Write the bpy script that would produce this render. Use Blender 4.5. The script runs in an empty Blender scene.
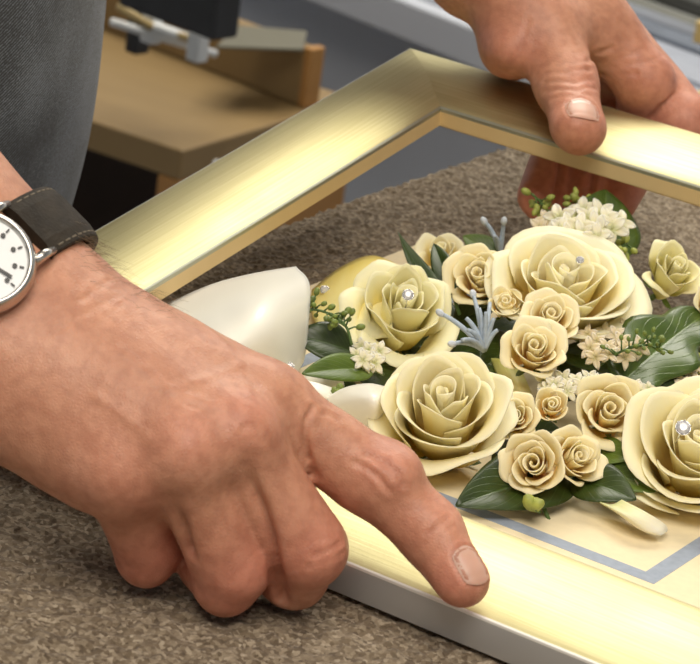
import bpy, bmesh, math, random
import numpy as np
from mathutils import Vector, Matrix
from mathutils.bvhtree import BVHTree
random.seed(7); np.random.seed(7)
SC = bpy.context.scene
COL = SC.collection
PI = math.pi

# ------------------------------------------------------------------ camera
CAM_C = Vector((0.38263797, -0.66509534, 0.37435839))
CAM_R = Vector((0.82628844, 0.54818689, 0.12937752))
CAM_U = Vector((-0.29694017, 0.2287802, 0.92708476))
CAM_F = Vector((-0.4786167, 0.80445681, -0.35181715))
FPX = 2775.9
cd = bpy.data.cameras.new('camera'); cam = bpy.data.objects.new('camera', cd); COL.objects.link(cam)
cd.sensor_fit = 'HORIZONTAL'; cd.sensor_width = 36.0; cd.lens = FPX / 700 * 36.0
cd.clip_start = 0.05; cd.clip_end = 50
m = Matrix.Identity(4)
for i in range(3):
    m[i][0] = CAM_R[i]; m[i][1] = CAM_U[i]; m[i][2] = -CAM_F[i]; m[i][3] = CAM_C[i]
cam.matrix_world = m
cd.dof.use_dof = True; cd.dof.focus_distance = 0.93; cd.dof.aperture_fstop = 40
SC.camera = cam

# ------------------------------------------------------------------ light and exposure
SC.view_settings.view_transform = 'Standard'; SC.view_settings.look = 'None'
SC.view_settings.gamma = 1.0; SC.view_settings.use_curve_mapping = False
SC.view_settings.exposure = 0.0
w = bpy.data.worlds.new('world'); SC.world = w; w.use_nodes = True
w.node_tree.nodes['Background'].inputs[0].default_value = (0.75, 0.85, 1.0, 1)
w.node_tree.nodes['Background'].inputs[1].default_value = 0.5

def area(name, loc, target, sx, sy, power, color):
    l = bpy.data.lights.new(name, 'AREA'); l.shape = 'RECTANGLE'; l.size = sx; l.size_y = sy
    l.energy = power; l.color = color
    o = bpy.data.objects.new(name, l); COL.objects.link(o); o.location = loc
    o.rotation_euler = (Vector(target) - Vector(loc)).to_track_quat('-Z', 'Y').to_euler()
    return o
# ceiling light panel over the far side of the table
P_MAIN = (-0.95, 1.50, 1.70)
l1 = area('ceiling_and_fill_light', P_MAIN, (P_MAIN[0], P_MAIN[1], 0), 1.45, 1.50, 54, (1.0, 0.95, 0.83))
l1.rotation_euler = (0, 0, math.radians(28))
fill_light = area('ceiling_and_fill_light', (0.55, -0.9, 1.70), (0.55, -0.9, 0), 1.3, 1.3, 41, (1.0, 0.92, 0.80))  # added fill light above and behind the camera, brightens the front

# ------------------------------------------------------------------ placing helper: the point seen at px,py that lies at height z
def at(px, py, z):
    v = CAM_F + CAM_R * ((px - 350) / FPX) - CAM_U * ((py - 332) / FPX)
    return CAM_C + v * ((z - CAM_C.z) / v.z)

# ------------------------------------------------------------------ object helpers
def tag(o, label=None, cat=None, group=None, kind=None):
    if label: o['label'] = label
    if cat: o['category'] = cat
    if group: o['group'] = group
    if kind: o['kind'] = kind
    return o
def empty(name, loc=(0, 0, 0), label=None, cat=None, group=None):
    o = bpy.data.objects.new(name, None); COL.objects.link(o); o.location = loc
    o.empty_display_size = 0.02
    return tag(o, label, cat, group)
def mkmesh(name, V, F, mats, parent=None, smooth=True, uv=None, fm=None, world=True):
    """one mesh object; V are world coords when world and parent has only a location"""
    V = np.asarray(V, dtype=np.float64)
    if parent is not None and world:
        pl = parent.matrix_world.translation if False else total_loc(parent)
        V = V - np.array(pl)
    me = bpy.data.meshes.new(name)
    me.from_pydata([tuple(v) for v in V], [], [tuple(int(i) for i in f) for f in F])
    if not isinstance(mats, (list, tuple)): mats = [mats]
    for mt in mats: me.materials.append(mt)
    if fm is not None: me.polygons.foreach_set('material_index', np.asarray(fm, dtype=np.int32))
    if smooth: me.polygons.foreach_set('use_smooth', np.ones(len(me.polygons), dtype=bool))
    if uv is not None:
        l = me.uv_layers.new(name='UVMap')
        li = np.zeros(len(me.loops), dtype=np.int32); me.loops.foreach_get('vertex_index', li)
        l.data.foreach_set('uv', np.asarray(uv, dtype=np.float32)[li].ravel())
    me.update()
    o = bpy.data.objects.new(name, me); COL.objects.link(o)
    if parent is not None: o.parent = parent
    return o
def total_loc(o):
    l = Vector((0, 0, 0))
    while o is not None:
        l = l + o.location; o = o.parent
    return l
def solidify(o, t, off=0):
    md = o.modifiers.new('solid', 'SOLIDIFY'); md.thickness = t; md.offset = off; return o
def bevel(o, wd, seg=2):
    md = o.modifiers.new('bevel', 'BEVEL'); md.width = wd; md.segments = seg; md.limit_method = 'ANGLE'; return o
def subsurf(o, n=1):
    md = o.modifiers.new('sub', 'SUBSURF'); md.levels = n; md.render_levels = n; return o

class MB:
    def __init__(s): s.V = []; s.F = []; s.U = []; s.M = []
    def add(s, V, F, U=None, mi=0):
        n = len(s.V); s.V += [tuple(v) for v in V]; s.F += [tuple(i + n for i in f) for f in F]
        s.U += (list(U) if U is not None else [(0, 0)] * len(V)); s.M += [mi] * len(F)
    def box(s, lo, hi, X=(1, 0, 0), Y=(0, 1, 0), Z=(0, 0, 1), O=(0, 0, 0), mi=0):
        X, Y, Z, O = map(Vector, (X, Y, Z, O))
        V = [O + X * x + Y * y + Z * z for z in (lo[2], hi[2]) for y in (lo[1], hi[1]) for x in (lo[0], hi[0])]
        s.add(V, [(0, 2, 3, 1), (4, 5, 7, 6), (0, 1, 5, 4), (2, 6, 7, 3), (0, 4, 6, 2), (1, 3, 7, 5)], mi=mi)
    def tube(s, pts, rads, n=10, cap=True, mi=0):
        pts = [Vector(p) for p in pts]
        if not hasattr(rads, '__len__'): rads = [rads] * len(pts)
        V = []; F = []; U = []
        prev = None
        for i, p in enumerate(pts):
            d = (pts[min(i + 1, len(pts) - 1)] - pts[max(i - 1, 0)]).normalized()
            if prev is None:
                a = d.orthogonal().normalized()
            else:
                a = (prev - d * prev.dot(d)).normalized()
            prev = a; b = d.cross(a)
            for k in range(n):
                t = 2 * PI * k / n
                V.append(p + (a * math.cos(t) + b * math.sin(t)) * rads[i]); U.append((k / n, i / max(1, len(pts) - 1)))
        for i in range(len(pts) - 1):
            for k in range(n):
                F.append((i * n + k, i * n + (k + 1) % n, (i + 1) * n + (k + 1) % n, (i + 1) * n + k))
        if cap:
            F.append(tuple(range(n - 1, -1, -1))); F.append(tuple(range((len(pts) - 1) * n, len(pts) * n)))
        s.add(V, F, U, mi)
    def lathe(s, O, A, prof, n=32, mi=0, B=None):
        """prof: list of (radius, height) about the axis A through O"""
        O = Vector(O); A = Vector(A).normalized(); a = (Vector(B) - A * Vector(B).dot(A)).normalized() if B is not None else A.orthogonal().normalized(); b = A.cross(a)
        V = []; F = []
        for r, h in prof:
            for k in range(n):
                t = 2 * PI * k / n; V.append(O + A * h + (a * math.cos(t) + b * math.sin(t)) * max(r, 1e-6))
        for i in range(len(prof) - 1):
            for k in range(n):
                F.append((i * n + k, i * n + (k + 1) % n, (i + 1) * n + (k + 1) % n, (i + 1) * n + k))
        s.add(V, F, None, mi)
    def grid(s, fn, nu, nv, mi=0):
        V = []; U = []; F = []
        for j in range(nv + 1):
            for i in range(nu + 1):
                u = i / nu; v = j / nv; V.append(fn(u, v)); U.append((u, v))
        for j in range(nv):
            for i in range(nu):
                a = j * (nu + 1) + i; F.append((a, a + 1, a + nu + 2, a + nu + 1))
        s.add(V, F, U, mi)
    def build(s, name, mats, parent=None, smooth=True, world=True):
        return mkmesh(name, s.V, s.F, mats, parent, smooth, s.U, s.M, world)
def ellipsoid(mb, c, ax, n=8, mi=0):
    """ax: three half-axis vectors"""
    c = Vector(c); a, b, d = map(Vector, ax); prof = []
    V = []; F = []
    m_ = n; k_ = n + 2
    for j in range(m_ + 1):
        t = PI * j / m_
        for k in range(k_):
            q = 2 * PI * k / k_
            V.append(c + a * (math.sin(t) * math.cos(q)) + b * (math.sin(t) * math.sin(q)) + d * math.cos(t))
    for j in range(m_):
        for k in range(k_):
            F.append((j * k_ + k, (j + 1) * k_ + k, (j + 1) * k_ + (k + 1) % k_, j * k_ + (k + 1) % k_))
    mb.add(V, F, None, mi)

# ------------------------------------------------------------------ materials
def newmat(name):
    mt = bpy.data.materials.new(name); mt.use_nodes = True
    nt = mt.node_tree; return mt, nt, nt.nodes['Principled BSDF']
def N(nt, t, **kw):
    n = nt.nodes.new(t)
    for k, v in kw.items():
        if k.startswith('_'): setattr(n, k[1:], v)
        else: n.inputs[k.replace('__', ' ')].default_value = v
    return n
def ramp(nt, stops, fac=None, interp='LINEAR'):
    r = nt.nodes.new('ShaderNodeValToRGB'); e = r.color_ramp.elements; r.color_ramp.interpolation = interp
    while len(e) < len(stops): e.new(0.5)
    for i, (p, c) in enumerate(stops): e[i].position = p; e[i].color = (*c, 1) if len(c) == 3 else c
    if fac is not None: nt.links.new(fac, r.inputs[0])
    return r
def simple(name, col, rough=0.5, metal=0.0, noise=0.0, nscale=60, bump=0.0, bscale=200, **kw):
    mt, nt, b = newmat(name)
    b.inputs['Base Color'].default_value = (*col, 1); b.inputs['Roughness'].default_value = rough; b.inputs['Metallic'].default_value = metal
    tc = nt.nodes.new('ShaderNodeTexCoord')
    if noise:
        n = N(nt, 'ShaderNodeTexNoise', Scale=nscale, Detail=4.0); nt.links.new(tc.outputs['Object'], n.inputs[0])
        r = ramp(nt, [(0.3, tuple(c * (1 - noise) for c in col)), (0.7, tuple(min(1, c * (1 + noise)) for c in col))], n.outputs[0])
        nt.links.new(r.outputs[0], b.inputs['Base Color'])
    if bump:
        n = N(nt, 'ShaderNodeTexNoise', Scale=bscale, Detail=3.0); nt.links.new(tc.outputs['Object'], n.inputs[0])
        bp = N(nt, 'ShaderNodeBump', Strength=bump, Distance=0.001); nt.links.new(n.outputs[0], bp.inputs['Height']); nt.links.new(bp.outputs[0], b.inputs['Normal'])
    for k, v in kw.items(): b.inputs[k.replace('__', ' ')].default_value = v
    return mt

def mat_gold():
    mt, nt, b = newmat('brushed_gold')
    uv = nt.nodes.new('ShaderNodeTexCoord')
    mp = N(nt, 'ShaderNodeMapping'); mp.inputs['Scale'].default_value = (14, 900, 1); nt.links.new(uv.outputs['UV'], mp.inputs[0])
    n = N(nt, 'ShaderNodeTexNoise', Scale=1.0, Detail=5.0, Roughness=0.65); nt.links.new(mp.outputs[0], n.inputs[0])
    mp2 = N(nt, 'ShaderNodeMapping'); mp2.inputs['Scale'].default_value = (30, 60, 1); nt.links.new(uv.outputs['UV'], mp2.inputs[0])
    n2 = N(nt, 'ShaderNodeTexNoise', Scale=1.0, Detail=4.0); nt.links.new(mp2.outputs[0], n2.inputs[0])
    r = ramp(nt, [(0.3, (0.58, 0.52, 0.27)), (0.7, (0.70, 0.64, 0.38))], n.outputs[0]); nt.links.new(r.outputs[0], b.inputs['Base Color'])
    b.inputs['Metallic'].default_value = 1.0
    mr = N(nt, 'ShaderNodeMapRange'); mr.inputs[3].default_value = 0.44; mr.inputs[4].default_value = 0.58
    nt.links.new(n2.outputs[0], mr.inputs[0]); nt.links.new(mr.outputs[0], b.inputs['Roughness'])
    bp = N(nt, 'ShaderNodeBump', Strength=0.22, Distance=0.0004); nt.links.new(n.outputs[0], bp.inputs['Height']); nt.links.new(bp.outputs[0], b.inputs['Normal'])
    return mt
def mat_wood(name, c1, c2, sc=(6, 200, 1), rough=0.5, coord='UV'):
    mt, nt, b = newmat(name)
    uv = nt.nodes.new('ShaderNodeTexCoord')
    mp = N(nt, 'ShaderNodeMapping'); mp.inputs['Scale'].default_value = sc; nt.links.new(uv.outputs[coord], mp.inputs[0])
    n = N(nt, 'ShaderNodeTexNoise', Scale=1.0, Detail=5.0, Roughness=0.6); nt.links.new(mp.outputs[0], n.inputs[0])
    r = ramp(nt, [(0.3, c1), (0.7, c2)], n.outputs[0]); nt.links.new(r.outputs[0], b.inputs['Base Color'])
    b.inputs['Roughness'].default_value = rough
    return mt
def mat_carpet():
    mt, nt, b = newmat('carpet_pile')
    tc = nt.nodes.new('ShaderNodeTexCoord')
    v = N(nt, 'ShaderNodeTexVoronoi', Scale=760.0); nt.links.new(tc.outputs['Object'], v.inputs[0])
    n = N(nt, 'ShaderNodeTexNoise', Scale=260.0, Detail=3.0, Roughness=0.7); nt.links.new(tc.outputs['Object'], n.inputs[0])
    sep = nt.nodes.new('ShaderNodeSeparateColor'); nt.links.new(v.outputs['Color'], sep.inputs[0])
    mx = N(nt, 'ShaderNodeMath', _operation='ADD'); nt.links.new(sep.outputs[0], mx.inputs[0]); nt.links.new(n.outputs[0], mx.inputs[1])
    hf = N(nt, 'ShaderNodeMath', _operation='MULTIPLY'); hf.inputs[1].default_value = 0.5; nt.links.new(mx.outputs[0], hf.inputs[0])
    r = ramp(nt, [(0.15, (0.085, 0.060, 0.038)), (0.42, (0.175, 0.132, 0.088)), (0.62, (0.27, 0.215, 0.150)), (0.88, (0.50, 0.42, 0.32))], hf.outputs[0])
    nt.links.new(r.outputs[0], b.inputs['Base Color'])
    b.inputs['Roughness'].default_value = 0.95; b.inputs['Specular IOR Level'].default_value = 0.15
    b.inputs['Sheen Weight'].default_value = 0.15
    bp = N(nt, 'ShaderNodeBump', Strength=0.7, Distance=0.0012); nt.links.new(n.outputs[0], bp.inputs['Height']); nt.links.new(bp.outputs[0], b.inputs['Normal'])
    return mt
def mat_skin():
    mt, nt, b = newmat('skin')
    tc = nt.nodes.new('ShaderNodeTexCoord')
    n = N(nt, 'ShaderNodeTexNoise', Scale=55.0, Detail=5.0, Roughness=0.6); nt.links.new(tc.outputs['Object'], n.inputs[0])
    r = ramp(nt, [(0.3, (0.48, 0.218, 0.132)), (0.55, (0.575, 0.280, 0.175)), (0.75, (0.65, 0.345, 0.228))], n.outputs[0])
    at_ = nt.nodes.new('ShaderNodeAttribute'); at_.attribute_name = 'flush'
    mx = nt.nodes.new('ShaderNodeMix'); mx.data_type = 'RGBA'; mx.inputs[7].default_value = (0.62, 0.205, 0.15, 1)
    nt.links.new(at_.outputs['Fac'], mx.inputs[0]); nt.links.new(r.outputs[0], mx.inputs[6])
    # freckles / blotches
    n3 = N(nt, 'ShaderNodeTexNoise', Scale=260.0, Detail=2.0); nt.links.new(tc.outputs['Object'], n3.inputs[0])
    r3 = ramp(nt, [(0.35, (0.86, 0.80, 0.78)), (0.6, (1.04, 1.04, 1.04))], n3.outputs[0])
    mu = nt.nodes.new('ShaderNodeMix'); mu.data_type = 'RGBA'; mu.blend_type = 'MULTIPLY'; mu.inputs[0].default_value = 0.8
    nt.links.new(mx.outputs[2], mu.inputs[6]); nt.links.new(r3.outputs[0], mu.inputs[7])
    nt.links.new(mu.outputs[2], b.inputs['Base Color'])
    b.inputs['Roughness'].default_value = 0.46; b.inputs['Specular IOR Level'].default_value = 0.42
    b.inputs['Subsurface Weight'].default_value = 0.22; b.inputs['Subsurface Radius'].default_value = (1, 0.35, 0.18); b.inputs['Subsurface Scale'].default_value = 0.004
    v = N(nt, 'ShaderNodeTexVoronoi', Scale=900.0); v.feature = 'DISTANCE_TO_EDGE'; nt.links.new(tc.outputs['Object'], v.inputs[0])
    mp = N(nt, 'ShaderNodeMapping'); mp.inputs['Rotation'].default_value = (0.2, 0.5, -0.9); mp.inputs['Scale'].default_value = (120, 620, 300); nt.links.new(tc.outputs['Object'], mp.inputs[0])
    n4 = N(nt, 'ShaderNodeTexNoise', Scale=1.0, Detail=3.0); nt.links.new(mp.outputs[0], n4.inputs[0])
    ad = N(nt, 'ShaderNodeMath', _operation='ADD'); nt.links.new(v.outputs['Distance'], ad.inputs[0]); nt.links.new(n4.outputs[0], ad.inputs[1])
    bp = N(nt, 'ShaderNodeBump', Strength=0.28, Distance=0.0006); nt.links.new(ad.outputs[0], bp.inputs['Height']); nt.links.new(bp.outputs[0], b.inputs['Normal'])
    return mt
def mat_petal(name, tip, mid, base, trans=0.12):
    mt, nt, b = newmat(name)
    tc = nt.nodes.new('ShaderNodeTexCoord'); sp = nt.nodes.new('ShaderNodeSeparateXYZ'); nt.links.new(tc.outputs['UV'], sp.inputs[0])
    mp = N(nt, 'ShaderNodeMapping'); mp.inputs['Scale'].default_value = (14, 2.2, 1); nt.links.new(tc.outputs['UV'], mp.inputs[0])
    n = N(nt, 'ShaderNodeTexNoise', Scale=1.0, Detail=4.0); nt.links.new(mp.outputs[0], n.inputs[0])
    ma = N(nt, 'ShaderNodeMath', _operation='MULTIPLY_ADD'); ma.inputs[1].default_value = 0.25; nt.links.new(n.outputs[0], ma.inputs[0]); nt.links.new(sp.outputs[1], ma.inputs[2])
    r = ramp(nt, [(0.15, base), (0.6, mid), (1.05 if False else 0.99, tip)], ma.outputs[0]); nt.links.new(r.outputs[0], b.inputs['Base Color'])
    b.inputs['Roughness'].default_value = 0.55; b.inputs['Specular IOR Level'].default_value = 0.3
    b.inputs['Subsurface Weight'].default_value = 0.22; b.inputs['Subsurface Radius'].default_value = (1, 0.75, 0.3); b.inputs['Subsurface Scale'].default_value = 0.004
    bp = N(nt, 'ShaderNodeBump', Strength=0.25, Distance=0.0005); nt.links.new(n.outputs[0], bp.inputs['Height']); nt.links.new(bp.outputs[0], b.inputs['Normal'])
    return mt
def mat_leaf(name, c1, c2, vein, rough=0.38):
    mt, nt, b = newmat(name)
    tc = nt.nodes.new('ShaderNodeTexCoord'); sp = nt.nodes.new('ShaderNodeSeparateXYZ'); nt.links.new(tc.outputs['UV'], sp.inputs[0])
    # uv.x across 0..1 ; side veins run obliquely from the midrib
    a = N(nt, 'ShaderNodeMath', _operation='SUBTRACT'); a.inputs[1].default_value = 0.5; nt.links.new(sp.outputs[0], a.inputs[0])
    ab = N(nt, 'ShaderNodeMath', _operation='ABSOLUTE'); nt.links.new(a.outputs[0], ab.inputs[0])
    d = N(nt, 'ShaderNodeMath', _operation='MULTIPLY_ADD'); d.inputs[1].default_value = -0.9; nt.links.new(ab.outputs[0], d.inputs[0]); nt.links.new(sp.outputs[1], d.inputs[2])
    s = N(nt, 'ShaderNodeMath', _operation='MULTIPLY'); s.inputs[1].default_value = 48.0; nt.links.new(d.outputs[0], s.inputs[0])
    si = N(nt, 'ShaderNodeMath', _operation='SINE'); nt.links.new(s.outputs[0], si.inputs[0])
    v1 = ramp(nt, [(0.93, (0, 0, 0)), (1.0, (0.5, 0.5, 0.5))], si.outputs[0])
    v2 = ramp(nt, [(0.0, (1, 1, 1)), (0.035, (0, 0, 0))], ab.outputs[0])
    mxv = N(nt, 'ShaderNodeMath', _operation='MAXIMUM'); nt.links.new(v1.outputs[0], mxv.inputs[0]); nt.links.new(v2.outputs[0], mxv.inputs[1])
    n = N(nt, 'ShaderNodeTexNoise', Scale=90.0, Detail=4.0); nt.links.new(tc.outputs['Object'], n.inputs[0])
    r = ramp(nt, [(0.3, c1), (0.7, c2)], n.outputs[0])
    mx = nt.nodes.new('ShaderNodeMix'); mx.data_type = 'RGBA'; mx.inputs[7].default_value = (*vein, 1)
    k = N(nt, 'ShaderNodeMath', _operation='MULTIPLY'); k.inputs[1].default_value = 0.55; nt.links.new(mxv.outputs[0], k.inputs[0])
    nt.links.new(k.outputs[0], mx.inputs[0]); nt.links.new(r.outputs[0], mx.inputs[6]); nt.links.new(mx.outputs[2], b.inputs['Base Color'])
    b.inputs['Roughness'].default_value = rough
    bp = N(nt, 'ShaderNodeBump', Strength=0.35, Distance=0.0006); bp.invert = True; nt.links.new(mxv.outputs[0], bp.inputs['Height']); nt.links.new(bp.outputs[0], b.inputs['Normal'])
    return mt
def mat_denim():
    mt, nt, b = newmat('denim')
    tc = nt.nodes.new('ShaderNodeTexCoord')
    mp = N(nt, 'ShaderNodeMapping'); mp.inputs['Rotation'].default_value = (0, 0.9, 0.4); nt.links.new(tc.outputs['Object'], mp.inputs[0])
    wv = N(nt, 'ShaderNodeTexWave', Scale=260.0, Distortion=2.5, Detail=3.0); wv.inputs['Detail Scale'].default_value = 3.0; nt.links.new(mp.outputs[0], wv.inputs[0])
    n = N(nt, 'ShaderNodeTexNoise', Scale=16.0, Detail=4.0); nt.links.new(tc.outputs['Object'], n.inputs[0])
    n2 = N(nt, 'ShaderNodeTexNoise', Scale=700.0, Detail=2.0); nt.links.new(tc.outputs['Object'], n2.inputs[0])
    m1 = N(nt, 'ShaderNodeMath', _operation='ADD'); nt.links.new(wv.outputs[1], m1.inputs[0]); nt.links.new(n2.outputs[0], m1.inputs[1])
    m2 = N(nt, 'ShaderNodeMath', _operation='MULTIPLY_ADD'); m2.inputs[1].default_value = 0.35; nt.links.new(m1.outputs[0], m2.inputs[0]); nt.links.new(n.outputs[0], m2.inputs[2])
    r = ramp(nt, [(0.55, (0.012, 0.015, 0.020)), (0.82, (0.040, 0.047, 0.060)), (1.0, (0.20, 0.23, 0.28))], m2.outputs[0]); nt.links.new(r.outputs[0], b.inputs['Base Color'])
    b.inputs['Roughness'].default_value = 0.9; b.inputs['Sheen Weight'].default_value = 0.2
    return mt
GOLD = mat_gold()
SILVER = simple('satin_silver_edge', (0.55, 0.56, 0.57), 0.42, 0.6)
EDGEGLINT = simple('painted_rail_glint', (0.96, 0.95, 0.90), 0.5, 0.5)  # near-white colour paints the highlight along the rail's outer top edge
LIPGREY = simple('grey_gilt_lip', (0.42, 0.42, 0.33), 0.4, 0.7)
RAWWOOD = mat_wood('raw_pine', (0.62, 0.44, 0.20), (0.78, 0.60, 0.32), (8, 160, 1), 0.6)
CARPET = mat_carpet(); SKIN = mat_skin(); DENIM = mat_denim()
NAIL = simple('fingernail', (0.66, 0.37, 0.28), 0.42, Subsurface__Weight=0.2, Subsurface__Scale=0.002)
LUNULA = simple('nail_moon', (0.78, 0.56, 0.48), 0.30)
MAT = simple('cream_mat_board', (0.86, 0.74, 0.50), 0.75, noise=0.03, nscale=300)
MATEDGE = simple('mat_board_core', (0.80, 0.73, 0.58), 0.8)
BLUEBAND = simple('blue_grey_wash_band', (0.33, 0.38, 0.47), 0.7, noise=0.08, nscale=400)
PETAL = mat_petal('cream_petal', (0.98, 0.90, 0.58), (0.98, 0.79, 0.31), (0.94, 0.60, 0.11))
PETALG = mat_petal('pale_green_petal', (0.97, 0.91, 0.56), (0.96, 0.82, 0.34), (0.90, 0.68, 0.14))
PETALS_ = mat_petal('spray_petal', (0.98, 0.86, 0.52), (0.97, 0.72, 0.29), (0.86, 0.40, 0.10))
PETALG2 = mat_petal('yellow_green_petal', (0.91, 0.84, 0.48), (0.85, 0.76, 0.32), (0.62, 0.60, 0.16))
WHITEP = mat_petal('waxy_white_petal', (0.93, 0.89, 0.74), (0.91, 0.84, 0.60), (0.72, 0.72, 0.34))
PEACHP = mat_petal('peach_floret', (0.93, 0.82, 0.62), (0.88, 0.72, 0.48), (0.7, 0.6, 0.28))
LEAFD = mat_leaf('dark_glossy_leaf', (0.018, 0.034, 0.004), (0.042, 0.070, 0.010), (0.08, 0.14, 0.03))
LEAFM = mat_leaf('mid_green_leaf', (0.065, 0.11, 0.012), (0.125, 0.19, 0.025), (0.22, 0.32, 0.08))
LEAFR = mat_leaf('deep_green_leaf', (0.035, 0.068, 0.010), (0.085, 0.135, 0.022), (0.16, 0.24, 0.06), 0.3)
LEAFL = mat_leaf('light_green_leaf', (0.09, 0.19, 0.03), (0.16, 0.29, 0.05), (0.3, 0.42, 0.15), 0.4)
BUDG = simple('green_bud', (0.18, 0.24, 0.05), 0.5, noise=0.3, nscale=300)
BUDY = simple('yellow_green_bud', (0.34, 0.38, 0.08), 0.5, noise=0.3, nscale=300)
STEMG = simple('green_stem', (0.09, 0.16, 0.04), 0.5)
SATIN = simple('cream_satin', (0.97, 0.95, 0.84), 0.32, bump=0.04, bscale=1500, Sheen__Weight=0.4)
WIREB = simple('pale_blue_painted_wire', (0.42, 0.50, 0.60), 0.45, noise=0.15, nscale=500)
BEADB = simple('pale_blue_glitter_bead', (0.66, 0.72, 0.80), 0.3, bump=0.5, bscale=2500)
GEM = simple('rhinestone_glass', (0.95, 0.95, 0.97), 0.02, Transmission__Weight=0.55, IOR=1.9)
CHROME = simple('silver_metal', (0.80, 0.80, 0.80), 0.2, 1.0)
STEEL = simple('watch_steel', (0.62, 0.60, 0.56), 0.25, 1.0)
LEATHER = simple('dark_leather', (0.026, 0.019, 0.012), 0.65, noise=0.35, nscale=160, bump=0.35, bscale=900, Specular__IOR__Level=0.25)
STITCH = simple('strap_stitching', (0.16, 0.13, 0.09), 0.7)
DIAL = simple('white_dial', (0.85, 0.86, 0.87), 0.35)
BLACK = simple('black_print', (0.01, 0.01, 0.01), 0.4)
CABWOOD = mat_wood('tan_melamine', (0.215, 0.138, 0.055), (0.27, 0.178, 0.075), (3, 18, 3), 0.5, 'Object')
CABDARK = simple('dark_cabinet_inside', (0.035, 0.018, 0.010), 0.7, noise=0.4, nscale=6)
CABEDGE = mat_wood('orange_wood_edge', (0.34, 0.165, 0.045), (0.42, 0.21, 0.06), (3, 3, 20), 0.45, 'Object')
MACH = simple('black_machine_casting', (0.018, 0.018, 0.02), 0.5, noise=0.3, nscale=30)
GREYPL = simple('grey_painted_plate', (0.13, 0.12, 0.085), 0.6)
WHITEPL = simple('white_plastic', (0.75, 0.76, 0.76), 0.4)
WALLM = simple('wall_paint', (0.72, 0.75, 0.82), 0.8, noise=0.04, nscale=3)
CEILM = simple('ceiling_paint', (0.80, 0.80, 0.78), 0.9, noise=0.02, nscale=3)
FLOORM = simple('grey_vinyl_floor', (0.20, 0.21, 0.22), 0.5, noise=0.15, nscale=4)
BENCHW = simple('white_laminate', (0.50, 0.52, 0.58), 0.4, noise=0.02, nscale=5)
BENCHG = simple('grey_cabinet_front', (0.56, 0.59, 0.66), 0.6, noise=0.08, nscale=3)
SHIRT = simple('grey_shirt', (0.12, 0.13, 0.15), 0.9, noise=0.1, nscale=30)
HAIRM = simple('brown_hair', (0.05, 0.035, 0.022), 0.6, noise=0.3, nscale=60)

# ------------------------------------------------------------------ the room
ZF = -0.90; ZC = 1.80
def struct(name, mb, mat, **k): 
    o = mb.build(name, mat, None, smooth=False); tag(o, kind='structure'); return o
A14 = math.radians(-14.5)
BX = Vector((math.cos(A14), math.sin(A14), 0)); BY = Vector((-math.sin(A14), math.cos(A14), 0))
RO = Vector((-1.0, 1.6, 0))     # room frame: x along the back wall, y towards it
def rbox(mb, lo, hi, mi=0): mb.box(lo, hi, BX, BY, (0, 0, 1), RO, mi)
mb = MB(); rbox(mb, (-2.2, -4.2, ZF - .1), (4.2, 1.2, ZF)); struct('floor', mb, FLOORM)
mb = MB(); rbox(mb, (-2.2, -4.2, ZC), (4.2, 1.2, ZC + .1)); struct('ceiling', mb, CEILM)
mb = MB(); rbox(mb, (-2.2, 1.1, ZF), (4.2, 1.2, ZC))
for i in range(28):      # grooved panelling
    rbox(mb, (-2.1 + i * .22, 1.092, ZF), (-2.1 + i * .22 + .205, 1.1, ZC))
struct('wall_back', mb, WALLM)
mb = MB(); rbox(mb, (-2.3, -4.2, ZF), (-2.2, 1.2, ZC)); struct('wall_left', mb, WALLM)
mb = MB(); rbox(mb, (4.2, -4.2, ZF), (4.3, 1.2, ZC)); struct('wall_right', mb, WALLM)
mb = MB(); rbox(mb, (-2.2, -4.3, ZF), (4.2, -4.2, ZC)); struct('wall_front', mb, WALLM)

# ------------------------------------------------------------------ carpeted work table
TX0, TX1, TY0, TY1 = -0.2185, 1.05, -0.55, 0.53
tb = empty('work_table', (0.4, 0, ZF), 'large work table covered in brown grey loop pile carpet under the gold frame', 'table')
def axis_pts(a, b, f0, f1, fine, coarse):
    L = []
    if f0 > a: L += list(np.linspace(a, f0, max(2, int((f0 - a) / coarse) + 1))[:-1])
    L += list(np.linspace(f0, f1, int((f1 - f0) / fine) + 1))
    if b > f1: L += list(np.linspace(f1, b, max(2, int((b - f1) / coarse) + 1))[1:])
    return np.array(L)
xs = axis_pts(TX0, TX1, TX0, 0.20, 0.00115, 0.02); ys = axis_pts(TY0, TY1, -0.20, TY1, 0.00115, 0.02)
XX, YY = np.meshgrid(xs, ys)
h = np.random.rand(*XX.shape)
h = (h + np.roll(h, 1, 0) + np.roll(h, 1, 1) + np.roll(np.roll(h, 1, 0), 1, 1)) / 4
h2 = np.random.rand(*XX.shape)
for _ in range(3): h2 = (h2 + np.roll(h2, 1, 0) + np.roll(h2, -1, 0) + np.roll(h2, 1, 1) + np.roll(h2, -1, 1)) / 5
fade = ((XX < 0.2) & (YY > -0.2)).astype(float)
ZZ = -0.0022 + (h - .5) * 0.0022 * fade + (h2 - .5) * 0.004 * fade
XJ = XX + (np.random.rand(*XX.shape) - .5) * 0.0006 * fade * (XX > TX0 + .001); YJ = YY + (np.random.rand(*XX.shape) - .5) * 0.0006 * fade * (YY < TY1 - .001)
XJ[:, 0] += (np.random.rand(XX.shape[0]) - .6) * 0.002
V = np.stack([XJ, YJ, ZZ], -1).reshape(-1, 3)
ny, nx = XX.shape
idx = np.arange(nx * ny).reshape(ny, nx)
F = np.stack([idx[:-1, :-1], idx[:-1, 1:], idx[1:, 1:], idx[1:, :-1]], -1).reshape(-1, 4)
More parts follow.
